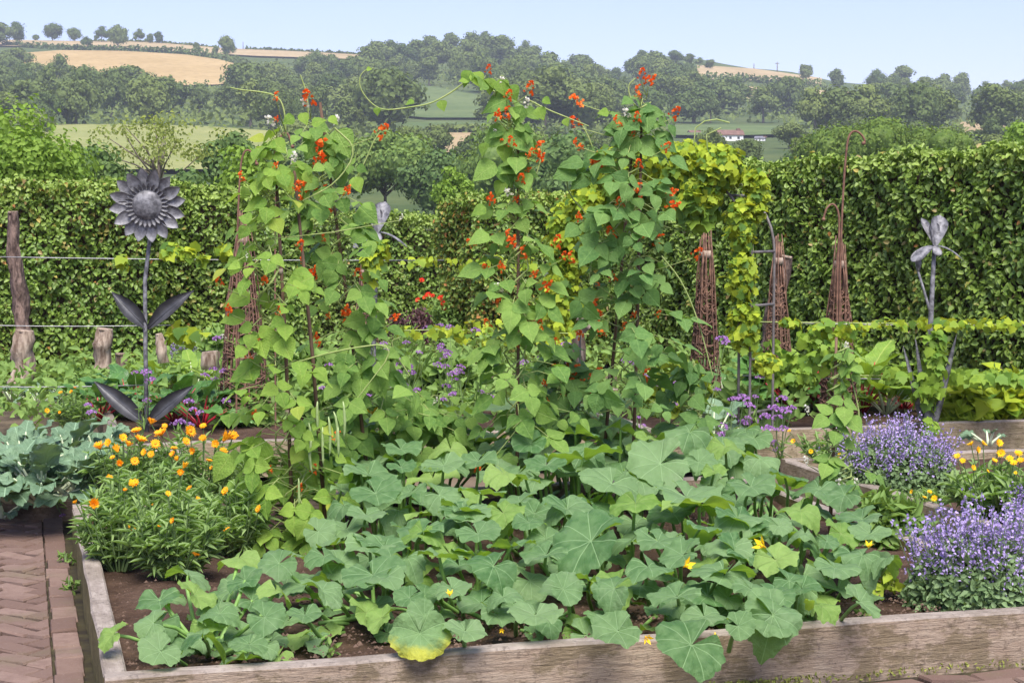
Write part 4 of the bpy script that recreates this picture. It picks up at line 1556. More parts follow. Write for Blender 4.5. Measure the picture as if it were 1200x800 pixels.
bean_plant('red flowered runner bean climbing in front of the grey iris', 8.3,
           [(440, 490, 66, 1.3), (430, 430, 58, 1.2), (415, 370, 52), (400, 310, 56), (388, 260, 44), (378, 210, 44), (380, 170, 30, .5), (362, 135, 16, .1)], 84, 'bean_mid',
           [(361, 117, 20), (377, 177, 24), (446, 154, 19), (353, 222, 18), (384, 241, 17), (368, 321, 19), (419, 321, 15), (407, 369, 20), (370, 400, 20), (434, 361, 12)], [(357, 122, 12), (394, 141, 12)],
           [(440, 520, 375, 120, .0)], 12, leaf=(.07, .13),
           arcs=[[(394, 238), (415, 215), (430, 185), (438, 165), (446, 154)], [(362, 140), (360, 110), (352, 88)]],
           extra=[(368, 168, 32, 235), (400, 165, 32, 300), (384, 180, 24, 260), (418, 215, 18, 300), (352, 262, 28, 210), (430, 250, 26, 320)])
bean_plant('runner bean climbing the middle cane with the top waving free', 8.4,
           [(608, 500, 74, 1.5), (603, 445, 66, 1.4), (605, 390, 50), (607, 335, 44), (607, 285, 34), (605, 235, 22, .5), (602, 190, 24, .3), (600, 150, 24, .3), (590, 118, 20, .3), (570, 98, 12, .1)], 70, 'bean_mid',
           [(620, 104, 16), (584, 136, 14), (632, 174, 16), (610, 210, 15), (634, 186, 13), (600, 284, 18), (576, 234, 16), (552, 286, 12), (614, 296, 14), (640, 336, 18), (586, 357, 15), (572, 82, 11), (652, 284, 16), (603, 404, 12), (559, 547, 15), (660, 300, 10)],
           [(616, 121, 12), (588, 97, 12), (596, 227, 14), (584, 338, 14), (580, 155, 8), (640, 318, 9)],
           [(605, 505, 607, 150, .0)], 13, leaf=(.075, .14),
           arcs=[[(585, 105), (560, 92), (545, 96), (530, 108), (505, 122), (480, 126), (450, 130), (435, 122), (422, 105), (421, 90), (428, 82), (438, 80)], [(615, 115), (640, 128), (665, 138), (690, 148)], [(607, 250), (625, 215), (635, 185), (633, 165)], [(606, 250), (598, 200), (602, 150), (585, 105)]],
           extra=[(547, 90, 18, 240), (559, 92, 18, 300), (574, 99, 17, 280), (588, 101, 18, 290), (601, 107, 17, 300), (518, 123, 12, 290), (481, 120, 10, 200), (442, 130, 9, 270), (432, 81, 6, 0), (583, 120, 30, 200), (608, 134, 22, 250), (633, 132, 15, 300), (640, 118, 10, 330), (663, 143, 9, 300), (582, 159, 30, 210), (611, 164, 34, 320), (569, 199, 30, 215), (594, 203, 26, 290), (586, 219, 18, 240), (567, 174, 16, 250), (591, 178, 18, 270), (562, 246, 18, 200), (545, 94, 12, 180), (600, 196, 20, 250)])
bean_plant('thickest runner bean climbing in front of the hop arch', 8.6,
           [(740, 470, 66), (738, 420, 68), (734, 365, 62), (738, 305, 66), (732, 255, 64), (735, 210, 60), (742, 172, 44, .9), (752, 138, 26, .5), (758, 112, 12, .2)], 98, 'bean_deep',
           [(676, 118, 16), (674, 144, 16), (678, 169, 14), (752, 88, 14), (762, 95, 16), (748, 107, 14), (790, 133, 16), (700, 192, 22), (726, 237, 15), (788, 242, 18), (715, 274, 16), (772, 282, 16), (816, 297, 15), (679, 255, 12), (670, 302, 13), (700, 362, 20), (704, 385, 18), (680, 392, 14), (730, 292, 10), (757, 440, 15), (650, 130, 0.1)][:-1],
           [(734, 134, 14), (700, 480, 10)],
           [(740, 480, 752, 130, .0), (700, 470, 744, 140, .2)], 14, leaf=(.07, .128),
           arcs=[[(752, 130), (740, 120), (735, 100), (745, 92)], [(700, 190), (690, 160), (678, 140)], [(775, 300), (800, 330), (820, 380), (835, 440)], [(690, 190), (655, 215), (700, 265), (690, 330)]],
           extra=[(735, 168, 34, 220), (760, 172, 30, 330), (762, 145, 22, 0), (725, 150, 26, 180), (672, 190, 26, 180), (664, 202, 26, 200), (680, 212, 22, 220), (708, 132, 12, 180), (780, 165, 26, 330), (795, 190, 24, 330)])
bean_plant('spindly runner bean climbing the thin lone cane by the catmint', 7.9,
           [(988, 590, 45), (985, 550, 36), (978, 510, 26), (978, 460, 20), (982, 425, 14), (990, 402, 8)], 18, 'bean_mid', [], [(992, 405, 10), (946, 480, 11), (985, 567, 14), (945, 540, 11), (985, 580, 12), (1003, 565, 10)],
           [(972, 575, 980, 395, .0)], 15, leaf=(.07, .12), arcs=[[(985, 545), (1010, 500), (1000, 450), (990, 420), (992, 400)]])
bean_plant('young light green bean sprawling at the foot of the first cane', 7.9,
           [(340, 630, 56), (335, 590, 60), (330, 555, 56), (330, 530, 30)], 34, 'bean_light', [], [], [], 25, leaf=(.075, .13))
bean_plant('low sprawling bean at the back edge of the bed, between the first and middle canes', 8.75,
           [(490, 520, 84), (485, 492, 80), (480, 472, 54), (478, 460, 20)], 56, 'bean_mid', [], [(510, 470, 9)], [], 16, leaf=(.09, .15), arcs=[[(480, 440), (455, 400), (470, 395)]])
bean_plant('low leafy bean filling the gap behind the marigolds', 8.3,
           [(400, 570, 34), (396, 535, 44), (392, 500, 44), (390, 470, 20)], 34, 'bean_mid', [], [], [], 17, leaf=(.09, .15))
bean_plant('low bean foliage between the middle and the thickest bean', 8.8,
           [(668, 490, 50), (665, 455, 46), (662, 425, 30), (660, 410, 10)], 34, 'bean_deep', [(652, 400, 10)], [], [], 18, leaf=(.09, .145))
bean_plant('low bean foliage trailing past the thickest bean towards the arch', 8.9,
           [(810, 500, 44), (808, 470, 40), (812, 440, 22), (815, 425, 8)], 24, 'bean_deep', [], [], [], 19, leaf=(.09, .145))
random.seed(21)


# ------------------------------------------------------------------ marigolds
def daisy(seed, mat, eye, n=18, lift=.25):
    rg = random.Random(seed)
    m = MB()
    for ring, (r0, ln, z) in enumerate(((.12, 1.0, 0), (.10, .8, .10))):
        for k in range(n):
            a = TAU * (k + ring * .5 + rg.uniform(-.2, .2)) / n
            o = Vector((math.cos(a), math.sin(a), 0))
            t = Vector((-math.sin(a), math.cos(a), 0))
            L = ln * rg.uniform(.85, 1.05) * .5
            up = lift * rg.uniform(.5, 1.3) * L
            m.add([o * r0 + Vector((0, 0, z)), o * L * .6 + t * .075 + Vector((0, 0, z + up * .7)), o * L + Vector((0, 0, z + up)), o * L * .6 - t * .075 + Vector((0, 0, z + up * .7))], [(0, 1, 2, 3)], rg.random())
    return m.mesh('marigold', M[mat], False)


_eye = MB()
_eye.tube([(0, 0, -.10), (0, 0, .05), (0, 0, .16), (0, 0, .19)], [.05, .16, .12, .03], 8)
EYE_ME = _eye.mesh('eye', M['orange_eye'])
DAI = [daisy(i, 'orange', True, (15, 17, 13, 19, 14)[i], (.15, .45, .9, .3, 1.6)[i]) for i in range(5)]
DAIY = [daisy(10 + i, 'yellow', True, 16, .5) for i in range(2)]


def marigold(label, px, py, hpx, wpx, flowers, nleaf, seed, cup=DAI, mat='mari_leaf', leaf=.062, group='marigold plants'):
    nleaf = int(nleaf * .66)
    rg = np.random.default_rng(seed)
    random.seed(seed)
    p = at_z(px, py, .14)
    d = p.y
    k = ppm(d)
    h, r = hpx / k, wpx / 2 / k
    o = thing('marigold_plant', label, 'marigold', p, group)
    st = MB()
    tops = []
    for i in range(int(26 + wpx * .3)):
        a = rg.uniform(0, TAU)
        q = math.sqrt(rg.random())
        hh = h * (1 - .38 * q * q) * rg.uniform(.65, 1.0)
        tops.append(Vector((math.cos(a) * r * q, math.sin(a) * r * q * .8, hh)))
    P, D, N = [], [], []
    for tp in tops:
        b = Vector((tp.x * .25, tp.y * .25, 0))
        m1 = b.lerp(tp, .5) + Vector((tp.x * .12, tp.y * .12, 0))
        st.tube([b, m1, tp], [.005, .004, .003], 4, False)
    for i in range(nleaf):
        tp = tops[rg.integers(len(tops))]
        f = rg.uniform(.15, 1.0)
        b = Vector((tp.x * .25, tp.y * .25, 0))
        m1 = b.lerp(tp, .5) + Vector((tp.x * .12, tp.y * .12, 0))
        q = b.lerp(m1, f * 2) if f < .5 else m1.lerp(tp, f * 2 - 1)
        a = rg.uniform(0, TAU)
        P.append(tuple(q))
        D.append((math.cos(a), math.sin(a), rg.uniform(-.2, 1.6)))
        N.append((rg.normal() * .4 - math.cos(a) * .4, rg.normal() * .4 - .25 - math.sin(a) * .4, 1))
    link('foliage', leaf_mesh('foliage', np.array(P), np.array(D), np.array(N), leaf * rg.uniform(.6, 1.35, nleaf), leaf * .22 * rg.uniform(.8, 1.3, nleaf), M[mat], rg.random(nleaf), .35, .3), o, kind='stuff')
    for f in flowers:
        fx, fy = f[0], f[1]
        s = f[2] if len(f) > 2 else 15
        dd = d - r * .9 * math.sqrt(max(0, 1 - min(1, (py - fy) / hpx) ** 2)) - .03
        q = at_d(fx, fy, dd) - p
        foot = Vector((q.x * .5, q.y * .5, max(.02, q.z * .3)))
        st.tube([foot, foot.lerp(q, .55) + rv(.012), q], [.0035, .003, .0028], 4, False)
        n = Vector((random.gauss(0, .4), random.gauss(-.55, .3), random.uniform(.35, .9)))
        mw = axes(n.orthogonal() + rv(.6), n, q, s / ppm(dd) * .84)
        fl = link('flower', random.choice(cup), o, mw)
        if s > 9:
            link('eye', EYE_ME, fl)
    st.build('stem', M['thin_stem'], o)
    return o


FL = [(117, 525, 18), (127, 519, 14), (138, 529, 13), (144, 513, 14), (160, 505, 17), (164, 516, 20), (177, 496, 16), (189, 509, 22), (193, 499, 10), (158, 540, 14), (169, 530, 12), (177, 532, 12), (203, 532, 12), (204, 525, 12), (218, 517, 14), (222, 505, 20), (238, 499, 12), (238, 514, 13), (227, 528, 12), (245, 540, 12), (253, 520, 14), (262, 516, 18), (273, 511, 18), (262, 528, 14), (182, 520, 16), (150, 522, 14), (132, 536, 9), (208, 540, 9), (248, 548, 7)]
FL2 = [(157, 567, 17), (147, 575, 8), (197, 578, 10), (212, 554, 12), (264, 575, 15), (303, 596, 14), (109, 592, 18), (89, 589, 9), (203, 610, 11), (154, 619, 17), (186, 617, 7), (266, 621, 12), (229, 650, 15)]
near = lambda fl, x0, x1: [f for f in fl if x0 <= f[0] < x1]
marigold('marigold covered in orange flowers beneath the metal sunflower', 150, 595, 92, 120, near(FL, 0, 172), 1500, 61)
marigold('marigold with dense orange heads next to the light green bean', 235, 592, 88, 165, near(FL, 172, 400), 2100, 62)
marigold('middle marigold filling the drift between the dense heads and the side board', 185, 634, 98, 165, [(175, 590, 11), (232, 585, 10), (128, 560, 11), (222, 572, 12), (165, 600, 8), (250, 598, 9), (140, 545, 12), (215, 548, 11)], 1900, 71)
marigold('leafy marigold with few flowers at the corner of the side board', 140, 668, 118, 100, near(FL2, 0, 156), 1700, 63)
marigold('leafy marigold between the side board and the creeping squash', 205, 680, 118, 126, near(FL2, 156, 235), 2000, 64)
marigold('marigold pressed against the foot of the light green bean', 275, 650, 90, 100, near(FL2, 235, 400), 1600, 65)
marigold('yellow flowered marigold in the bed behind the large catmint', 1165, 612, 80, 120, [(1122, 535, 11), (1128, 540, 10), (1138, 521, 13), (1145, 527, 13), (1152, 520, 12), (1170, 519, 14), (1173, 531, 14), (1183, 538, 13), (1193, 532, 14), (1188, 543, 12), (1140, 548, 10), (1165, 540, 10), (1157, 552, 7), (1190, 554, 6), (1196, 540, 12)], 1300, 66, DAIY, leaf=.09)
marigold('small marigold with three orange heads at the edge of the plank', 1085, 598, 26, 60, [(1069, 576, 8), (1083, 583, 8), (1089, 577, 9), (1095, 584, 11), (1055, 592, 6)], 250, 67, DAIY)
marigold('marigold with scattered yellow heads behind the lone bean cane', 975, 545, 45, 90, [(950, 529, 8), (984, 534, 10), (990, 527, 9), (1022, 544, 7), (925, 505, 7), (866, 508, 9), (880, 511, 8), (930, 517, 9)], 500, 68, DAIY)
marigold('low orange marigold beside the far bed corner', 88, 505, 50, 52, [(71, 460, 7), (84, 459, 7), (55, 481, 9), (70, 483, 5), (88, 455, 6)], 600, 69)
marigold('orange marigold in front of the chard near the sunflower stem', 205, 455, 40, 60, [(190, 413, 8), (196, 420, 7), (212, 447, 6), (188, 437, 5)], 400, 70)


# ------------------------------------------------------------------ catmint and verbena
def catmint(label, px, py, hpx, wpx, nleaf, nsp, seed, spike=.12):
    rg = np.random.default_rng(seed)
    p = at_z(px, py, .14)
    k = ppm(p.y)
    h, r = hpx / k, wpx / 2 / k
    o = thing('catmint_bush', label, 'catmint', p, 'catmint bushes')
    n = unit(rg.normal(size=(nleaf, 3)))
    n[:, 2] = np.abs(n[:, 2])
    q = .55 + .45 * rg.random(nleaf) ** .6
    P = n * q[:, None] * np.array([r * .95, r * .75, h * .72])
    link('foliage', leaf_mesh('foliage', P, rg.normal(size=(nleaf, 3)) + n * .6, n + rg.normal(size=(nleaf, 3)) * .5 + np.array([0, 0, .4]), .030 * rg.uniform(.6, 1.4, nleaf), .021, M['grey_leaf'], rg.random(nleaf)), o, kind='stuff')
    n = unit(rg.normal(size=(nsp, 3)))
    n[:, 2] = np.abs(n[:, 2]) * .9 + .35
    n = unit(n)
    B = n * np.array([r * .85, r * .7, h * .62])
    D = unit(n * .45 + np.array([0, 0, .9]) + rg.normal(size=(nsp, 3)) * .22)
    L = spike * rg.uniform(.45, 1.6, nsp)
    st = MB()
    PP, DD, NN, TT = [], [], [], []
    for i in range(nsp):
        b, dv = B[i], D[i]
        st.tube([Vector(b * .6), Vector(b), Vector(b + dv * L[i])], [.0022, .002, .0012], 3, False)
        kk = 15
        t = rg.random(kk) ** .8
        a = rg.normal(size=(kk, 3))
        PP.append(b + np.outer(t * L[i], dv) + a * .004)
        DD.append(a + dv * .4)
        NN.append(rg.normal(size=(kk, 3)) + np.array([0, 0, .6]))
        TT.append(np.clip(rg.random() * .5 + rg.random(kk) * .5, 0, 1))
    PP, DD, NN, TT = map(np.concatenate, (PP, DD, NN, TT))
    link('blossom', leaf_mesh('blossom', PP, DD, NN, .015 * rg.uniform(.6, 1.3, len(PP)), .011, M['catmint'], TT), o, kind='stuff')
    st.build('stem', M['thin_stem'], o)


catmint('large lavender blue catmint at the corner of the front board', 1150, 708, 112, 190, 10000, 260, 81, .155)
catmint('round lavender blue catmint behind the lone bean cane', 1050, 572, 82, 156, 6500, 280, 82, .14)
catmint('far small lilac catmint among the chard near the sunflower', 222, 428, 34, 50, 900, 90, 83, .10)
catmint('trailing catmint behind the marigolds with yellow flowers', 1215, 640, 60, 80, 1500, 110, 84)


def umbel(seed):
    rg = random.Random(seed)
    m = MB()
    for k in range(26):
        a = rg.uniform(0, TAU)
        q = math.sqrt(rg.random()) * .5
        c = Vector((math.cos(a) * q, math.sin(a) * q, .28 * (1 - 3.2 * q * q) + rg.uniform(-.05, .05)))
        for j in range(2):
            o = rv()
            o.normalize()
            t = o.orthogonal().normalized()
            m.add([c - o * .11, c + t * .10, c + o * .11, c - t * .10], [(0, 1, 2, 3)], rg.random())
    return m.mesh('flower_head', M['verbena'], False)


UMB = [umbel(i) for i in range(3)]


def verbena(label, px, py, z, heads, seed):
    random.seed(seed)
    p = at_z(px, py, z)
    d = p.y
    o = thing('verbena_plant', label, 'verbena', p, 'tall purple verbena')
    st = MB()
    for h in heads:
        q = at_d(h[0], h[1], d + random.uniform(-.2, .2)) - p
        s = (h[2] if len(h) > 2 else 12) / ppm(d) * 1.12
        bow = Vector((q.x * .55, q.y * .4, q.z * .55)) + rv(.02)
        st.tube([(0, 0, 0), bow, q], [.004, .003, .002], 4, False)
        link('flower_head', random.choice(UMB), o, axes(Vector((1, 0, 0)) + rv(.3), Vector((0, -.25, 1)) + rv(.2), q, s))
    n = 26
    k = NP.random(n) * .6
    hs = [at_d(h[0], h[1], d) - p for h in heads]
    P = np.array([tuple(hs[i % len(hs)] * float(k[i])) for i in range(n)])
    link('foliage', leaf_mesh('foliage', P, NP.normal(size=(n, 3)) + np.array([0, 0, .5]), NP.normal(size=(n, 3)) * .4 + np.array([0, -.3, 1]), .07, .018, M['herb']), o)
    st.build('stem', M['thin_stem'], o)


verbena('purple verbena beside the lower metal leaf of the sunflower', 165, 520, .14, [(171, 437, 12), (176, 446, 12), (172, 470, 9), (158, 437, 8), (107, 484, 11), (103, 475, 9)], 91)
verbena('purple verbena beside the red chard stalks', 215, 520, .14, [(221, 471, 11), (212, 495, 12), (203, 497, 8), (226, 480, 9), (234, 484, 9), (222, 498, 10)], 92)
verbena('purple verbena between the sunflower and the light green bean', 262, 500, .14, [(268, 458, 12), (263, 462, 11), (265, 470, 10), (250, 433, 10), (240, 440, 9), (290, 425, 11), (252, 445, 9), (262, 435, 9), (254, 397, 9)], 93)
verbena('purple verbena behind the red flowered bean plant', 400, 510, .14, [(402, 437, 11), (405, 442, 9), (455, 468, 12), (460, 474, 10), (378, 455, 8), (385, 428, 9)], 94)
verbena('purple verbena in front of the dark purple shrub', 468, 500, .14, [(470, 427, 12), (478, 430, 11), (482, 437, 10), (466, 436, 10), (476, 402, 8), (500, 385, 9), (515, 382, 9)], 95)
verbena('purple verbena beside the yellow hop leaves at mid bed', 530, 510, .14, [(517, 410, 11), (525, 413, 9), (520, 420, 9), (522, 430, 9), (540, 430, 9), (527, 384, 10), (557, 388, 10), (513, 428, 10), (533, 445, 8)], 96)
verbena('purple verbena in front of the slim willow obelisk', 750, 530, .14, [(735, 425, 14), (700, 440, 9), (757, 442, 9), (741, 470, 8), (747, 490, 8), (685, 458, 7)], 97)
verbena('purple verbena under the arch leg', 815, 540, .14, [(803, 463, 16), (800, 460, 10), (805, 492, 13), (822, 474, 9), (840, 457, 8), (830, 445, 8), (862, 468, 9), (846, 398, 14), (850, 402, 11)], 98)
verbena('purple verbena crowded beside the golden hop leg', 860, 545, .14, [(858, 468, 10), (871, 467, 14), (878, 476, 13), (846, 510, 12), (847, 500, 11), (896, 489, 11), (857, 487, 10)], 99)
verbena('purple verbena with the widest heads near the red chard', 915, 548, .14, [(908, 480, 15), (916, 468, 13), (920, 482, 14), (911, 490, 12), (900, 503, 14), (917, 503, 12), (907, 520, 11), (928, 478, 9), (912, 528, 11)], 100)
rq = random.Random(5)
for i, (bx, lab) in enumerate([(445, 'sparse purple verbena between the red flowered bean and the dark purple mound'), (500, 'purple verbena haze behind the low sprawling bean'), (548, 'purple verbena tight against the middle bean'), (640, 'purple verbena behind the gap beside the middle bean'), (775, 'purple verbena fringe at the foot of the thickest bean'), (885, 'purple verbena scattered in front of the dark chard')]):
    verbena(lab, bx, 515, .14, [(bx + rq.uniform(-32, 32), rq.uniform(402, 470) + (40 if bx > 760 else 0), rq.uniform(7, 11)) for _ in range(9)], 120 + i)
verbena('tiny purple verbena above the blue green cabbages', 62, 578, .14, [(57, 547, 7), (65, 561, 8), (73, 604, 6)], 101)


# ------------------------------------------------------------------ chard, cabbages and other leafy things
def crinkled_leaf(seed, mat, wd=.30, curl=.35, wave=.05, stalk=.0):
    rg = random.Random(seed)
    nx, ny = 10, 8
    ph = rg.uniform(0, TAU)
    vs = []
    for i in range(nx + 1):
        t = i / nx
        w_ = wd * (math.sin(math.pi * (.08 + .88 * t ** .85)) ** .5)
        for j in range(ny + 1):
            s = j / ny * 2 - 1
            edge = abs(s) ** 2
            y = s * w_ * (1 + .06 * math.sin(t * 14 + ph + s * 2) * edge)
            z = .22 * abs(y) - curl * t * t + wave * edge * math.sin(t * 15 + ph + (3 if s > 0 else 0)) + .018 * math.sin(t * 31 + s * 9)
            vs.append((t, y, z))
    fs = [(i * (ny + 1) + j, (i + 1) * (ny + 1) + j, (i + 1) * (ny + 1) + j + 1, i * (ny + 1) + j + 1) for i in range(nx) for j in range(ny)]
    m = MB()
    m.add(vs, fs)
    return m.mesh('crinkled_leaf', M[mat])


CH = [crinkled_leaf(i, 'chard', .27, .5, .06) for i in range(4)]
CHL = [crinkled_leaf(20 + i, 'chard_lime', .26, .45, .05) for i in range(4)]
BR = [crinkled_leaf(40 + i, 'brassica', .42, .35, .11) for i in range(5)]


def rosette(name, label, cat, px, py, z, hpx, n, meshes, stalk_mat, group, seed, lean=(.2, 1.0), ls=(.7, 1.1), stalk_r=.008, stalkf=.45, face=-.3):
    """leaves on stalks from one crown"""
    random.seed(seed)
    p = at_z(px, py, z)
    h = hpx / ppm(p.y)
    o = thing(name, label, cat, p, group)
    for i in range(n):
        a = TAU * (i * .382 + random.uniform(-.08, .08))
        k = random.uniform(*lean)
        out = Vector((math.cos(a), math.sin(a), 0))
        tip = (out * k + Vector((0, 0, 1.1 - .45 * k))).normalized()
        sl = h * stalkf * random.uniform(.7, 1.15)
        foot = out * .02
        top = foot + tip * sl
        L = h * random.uniform(*ls) * .62
        n_ = -out * (1.0 - k * .3) + Vector((0, face, .35 + k * .7)) + rv(.25)
        if k > .75: n_ = Vector((0, face, 1)) + rv(.3) - out * .2
        mw = axes(tip + out * .5 * k - Vector((0, 0, .15 * k)), n_, top, L)
        lf = link('leaf', random.choice(meshes), o, mw)
        m = MB()
        m.tube([foot, foot.lerp(top, .5) - out * .01, top, top + (tip + out * .3 * k) * L * .3], [stalk_r * 1.2, stalk_r, stalk_r * .8, stalk_r * .4], 6)
        under(m.build('leaf_stalk', stalk_mat), lf, mw)
    return o


white_stalk = plain('pale_stalk', (.45, .52, .33), (.58, .62, .44), 15, .5)
ch_spots = [
    (118, 492, 80, CH, M['chard_red'], 'dark chard with glossy crinkled leaves above the lower metal leaf'),
    (152, 486, 78, CH, M['chard_red'], 'dark chard with an orange red stalk behind the sunflower stem'),
    (205, 494, 74, CH, M['chard_red'], 'red stalked chard just beyond the orange marigold heads'),
    (236, 500, 70, CH, M['chard_red'], 'chard with bright red stalk bases beside the purple verbena'),
    (262, 480, 72, CHL, white_stalk, 'pale green chard in front of the willow obelisk near the light bean'),
    (228, 460, 62, CHL, white_stalk, 'pale leafy chard behind the red stalked ones'),
    (190, 462, 60, CHL, white_stalk, 'pale leafy chard close against the sunflower stem'),
    (855, 480, 82, CH, white_stalk, 'dark chard at the foot of the hop arch leg'),
    (902, 478, 96, CH, white_stalk, 'tall dark crinkled chard between arch leg and middle obelisk'),
    (930, 482, 92, CH, M['chard_red'], 'chard with thick crimson stalks beside the tall obelisk'),
    (958, 478, 84, CHL, M['chard_red'], 'chard behind the rusty hooked obelisk'),
    (1010, 484, 92, CHL, M['chard_red'], 'yellowing chard with red stalks between obelisk and metal iris'),
    (1038, 486, 84, CHL, white_stalk, 'pale green chard close to the metal iris'),
    (1060, 480, 70, CHL, M['chard_red'], 'low chard tucked behind the metal iris leaves'),
]
for i, (px, py, hp, ms, sm, lab) in enumerate(ch_spots):
    rosette('chard_plant', lab, 'chard', px, py, .14, hp, 14, ms, sm, 'chard rows', 300 + i, (.2, 1.0), (.6, .95), .014 if 'crimson' in lab else .007, .45 if 'red' in lab or 'crimson' in lab else .36)
br_spots = [
    (12, 588, 100, 24, 'tall blue green cabbage at the picture edge by the brick path'),
    (52, 592, 92, 26, 'broad blue green cabbage hanging over the dark board'),
    (95, 590, 84, 24, 'blue green cabbage beside the corner of the timber beds'),
    (28, 560, 84, 22, 'blue green cabbage in the back row at the path end'),
    (82, 555, 76, 20, 'blue green cabbage in the back row behind the bed corner'),
    (118, 548, 66, 20, 'greener cabbage partly under the orange marigold heads'),
    (5, 606, 40, 9, 'small drooping cabbage in front of the dark board'),
    (14, 472, 38, 11, 'far blue green cabbage below the tall crooked log'),
    (44, 474, 34, 10, 'far blue green cabbage at the dark bed corner'),
    (70, 468, 30, 9, 'far blue green cabbage next to the small stump'),
    (836, 520, 62, 12, 'blue green cabbage under the purple verbena by the arch'),
    (1158, 522, 34, 5, 'lone squash like seedling with blue leaves on the far board'),
]
for i, (px, py, hp, n, lab) in enumerate(br_spots):
    rosette('cabbage_plant', lab, 'cabbage', px, py, .14 if i != 6 else .02, hp, n, BR, white_stalk, 'blue green cabbages', 340 + i, (.25, 1.25), (.42, .85), .009, .5, -.35)


def bush(name, label, cat, px, py, z, hpx, wpx, mat, n, leaf, wf, group, seed, up=.5, d=None, stems=10, flower=None):
    """mound of small leaves on stems"""
    rg = np.random.default_rng(seed)
    p = at_z(px, py, z) if d is None else Vector(((px - 600) / F * d, d, z))
    k = ppm(p.y)
    h, r = hpx / k, wpx / 2 / k
    o = thing(name, label, cat, p, group)
    nn = unit(rg.normal(size=(n, 3)))
    nn[:, 2] = np.abs(nn[:, 2])
    lump = 1 + .16 * np.sin(nn[:, 0] * 5 + seed) + .14 * np.sin(nn[:, 1] * 7 + nn[:, 2] * 6)
    q = (.5 + .5 * rg.random(n) ** .6) * lump
    P = nn * q[:, None] * np.array([r, r * .8, h * .92])
    L = leaf * rg.uniform(.6, 1.4, n)
    link('foliage', leaf_mesh('foliage', P, rg.normal(size=(n, 3)) + nn * .5, nn * .8 + rg.normal(size=(n, 3)) * .4 + np.array([0, -.15, up]), L, L * wf, M[mat], rg.random(n)), o, kind='stuff')
    st = MB()
    for i in range(stems):
        e = P[rg.integers(n)]
        st.tube([(0, 0, 0), Vector(e) * .5 + Vector((0, 0, .03)), Vector(e)], [.006, .004, .002], 4, False)
    st.build('stem', M['thin_stem'], o)
    if flower:
        for fx, fy, s, me in flower:
            q = at_d(fx, fy, p.y - .08) - p
            m = Vector((random.gauss(0, .3), -.7, .6))
            link('flower', me, o, axes(m.orthogonal(), m, q, s / k))
    return o


RED = [daisy(30 + i, 'crimson', False, 14, .5) for i in range(2)]
bush('purple_shrub', 'dark purple leaved mound between the first and middle bean plants', 'shrub', 482, 415, .1, 56, 56, 'purple_leaf', 2200, .05, .5, None, 401)
bush('red_flowers', 'plant with bright red blooms in front of the low hedge', 'flower', 512, 412, .1, 66, 66, 'herb', 1500, .07, .4, None, 402,
     flower=[(494, 329, 8, RED[0]), (502, 346, 9, RED[1]), (490, 352, 8, RED[0]), (517, 350, 10, RED[1]), (519, 356, 9, RED[0]), (507, 347, 7, RED[1]), (498, 349, 7, RED[0]), (520, 362, 7, RED[1])])
bush('euphorbia_bush', 'lime topped bush behind the red blooms by the hedge', 'shrub', 530, 405, .1, 82, 66, 'herb_lime', 1500, .08, .35, None, 403)
bush('dill_mound', 'soft feathery green mound below the purple shrub', 'herb', 478, 435, .12, 50, 78, 'herb', 2600, .06, .14, None, 404)
bush('leafy_plant', 'bushy green plant between the chard and the light green bean', 'plant', 262, 450, .12, 60, 70, 'herb', 900, .12, .6, 'leafy plants of the middle beds', 405)
bush('leafy_plant', 'light leafy plant behind the first bean cane', 'plant', 345, 470, .12, 70, 90, 'herb', 900, .12, .6, 'leafy plants of the middle beds', 406)
bush('leafy_plant', 'green leafy plant under the dark purple mound', 'plant', 440, 470, .12, 64, 90, 'herb', 900, .12, .65, 'leafy plants of the middle beds', 407)
bush('leafy_plant', 'green leafy plant in front of the yellow hop leaves', 'plant', 520, 480, .12, 62, 90, 'herb', 900, .12, .65, 'leafy plants of the middle beds', 408)
bush('leafy_plant', 'leafy plant between the middle bean and the pale leaning log', 'plant', 655, 470, .12, 60, 90, 'herb', 900, .12, .6, 'leafy plants of the middle beds', 409)
bush('leafy_plant', 'lime green plant at the foot of the slim willow obelisk', 'plant', 800, 490, .12, 62, 80, 'herb_lime', 700, .12, .6, 'leafy plants of the middle beds', 410)
bush('leafy_plant', 'leafy plant behind the verbena near the arch', 'plant', 870, 505, .12, 50, 80, 'herb', 700, .11, .6, 'leafy plants of the middle beds', 411)
bush('leafy_plant', 'narrow leaved plant at the bed end between squash and catmint', 'plant', 1040, 640, .12, 62, 70, 'herb', 900, .075, .4, 'leafy plants of the middle beds', 412)
bush('leafy_plant', 'rounded light green sprig at the end of the squash row', 'plant', 1030, 700, .14, 40, 54, 'herb_lime', 60, .05, .8, 'leafy plants of the middle beds', 413)
bush('leafy_plant', 'broad green clump beneath the trailing bean vine', 'plant', 395, 490, .12, 72, 80, 'herb', 800, .12, .65, 'leafy plants of the middle beds', 414)
bush('leafy_plant', 'green clump beneath the bean with light leaves', 'plant', 290, 500, .12, 50, 70, 'herb', 600, .12, .65, 'leafy plants of the middle beds', 415)
bush('squash_bush', 'yellowing squash plant under the tall hedge past the iris', 'squash plant', 1130, 498, .14, 48, 70, 'herb_lime', 240, .14, .85, 'yellow squash under the hedge', 416)
bush('squash_bush', 'green and yellow squash plant under the hedge at the picture edge', 'squash plant', 1185, 494, .14, 52, 80, 'hop', 300, .15, .85, 'yellow squash under the hedge', 417)
bush('leafy_plant', 'dense yellow green vine clump between the obelisk and the iris', 'plant', 1000, 470, .14, 78, 66, 'hop_green', 420, .07, .7, 'leafy plants of the middle beds', 418)
bush('leafy_plant', 'leafy clump at the base of the crooked log', 'plant', 95, 462, .14, 34, 60, 'herb', 500, .08, .5, 'leafy plants of the middle beds', 419)

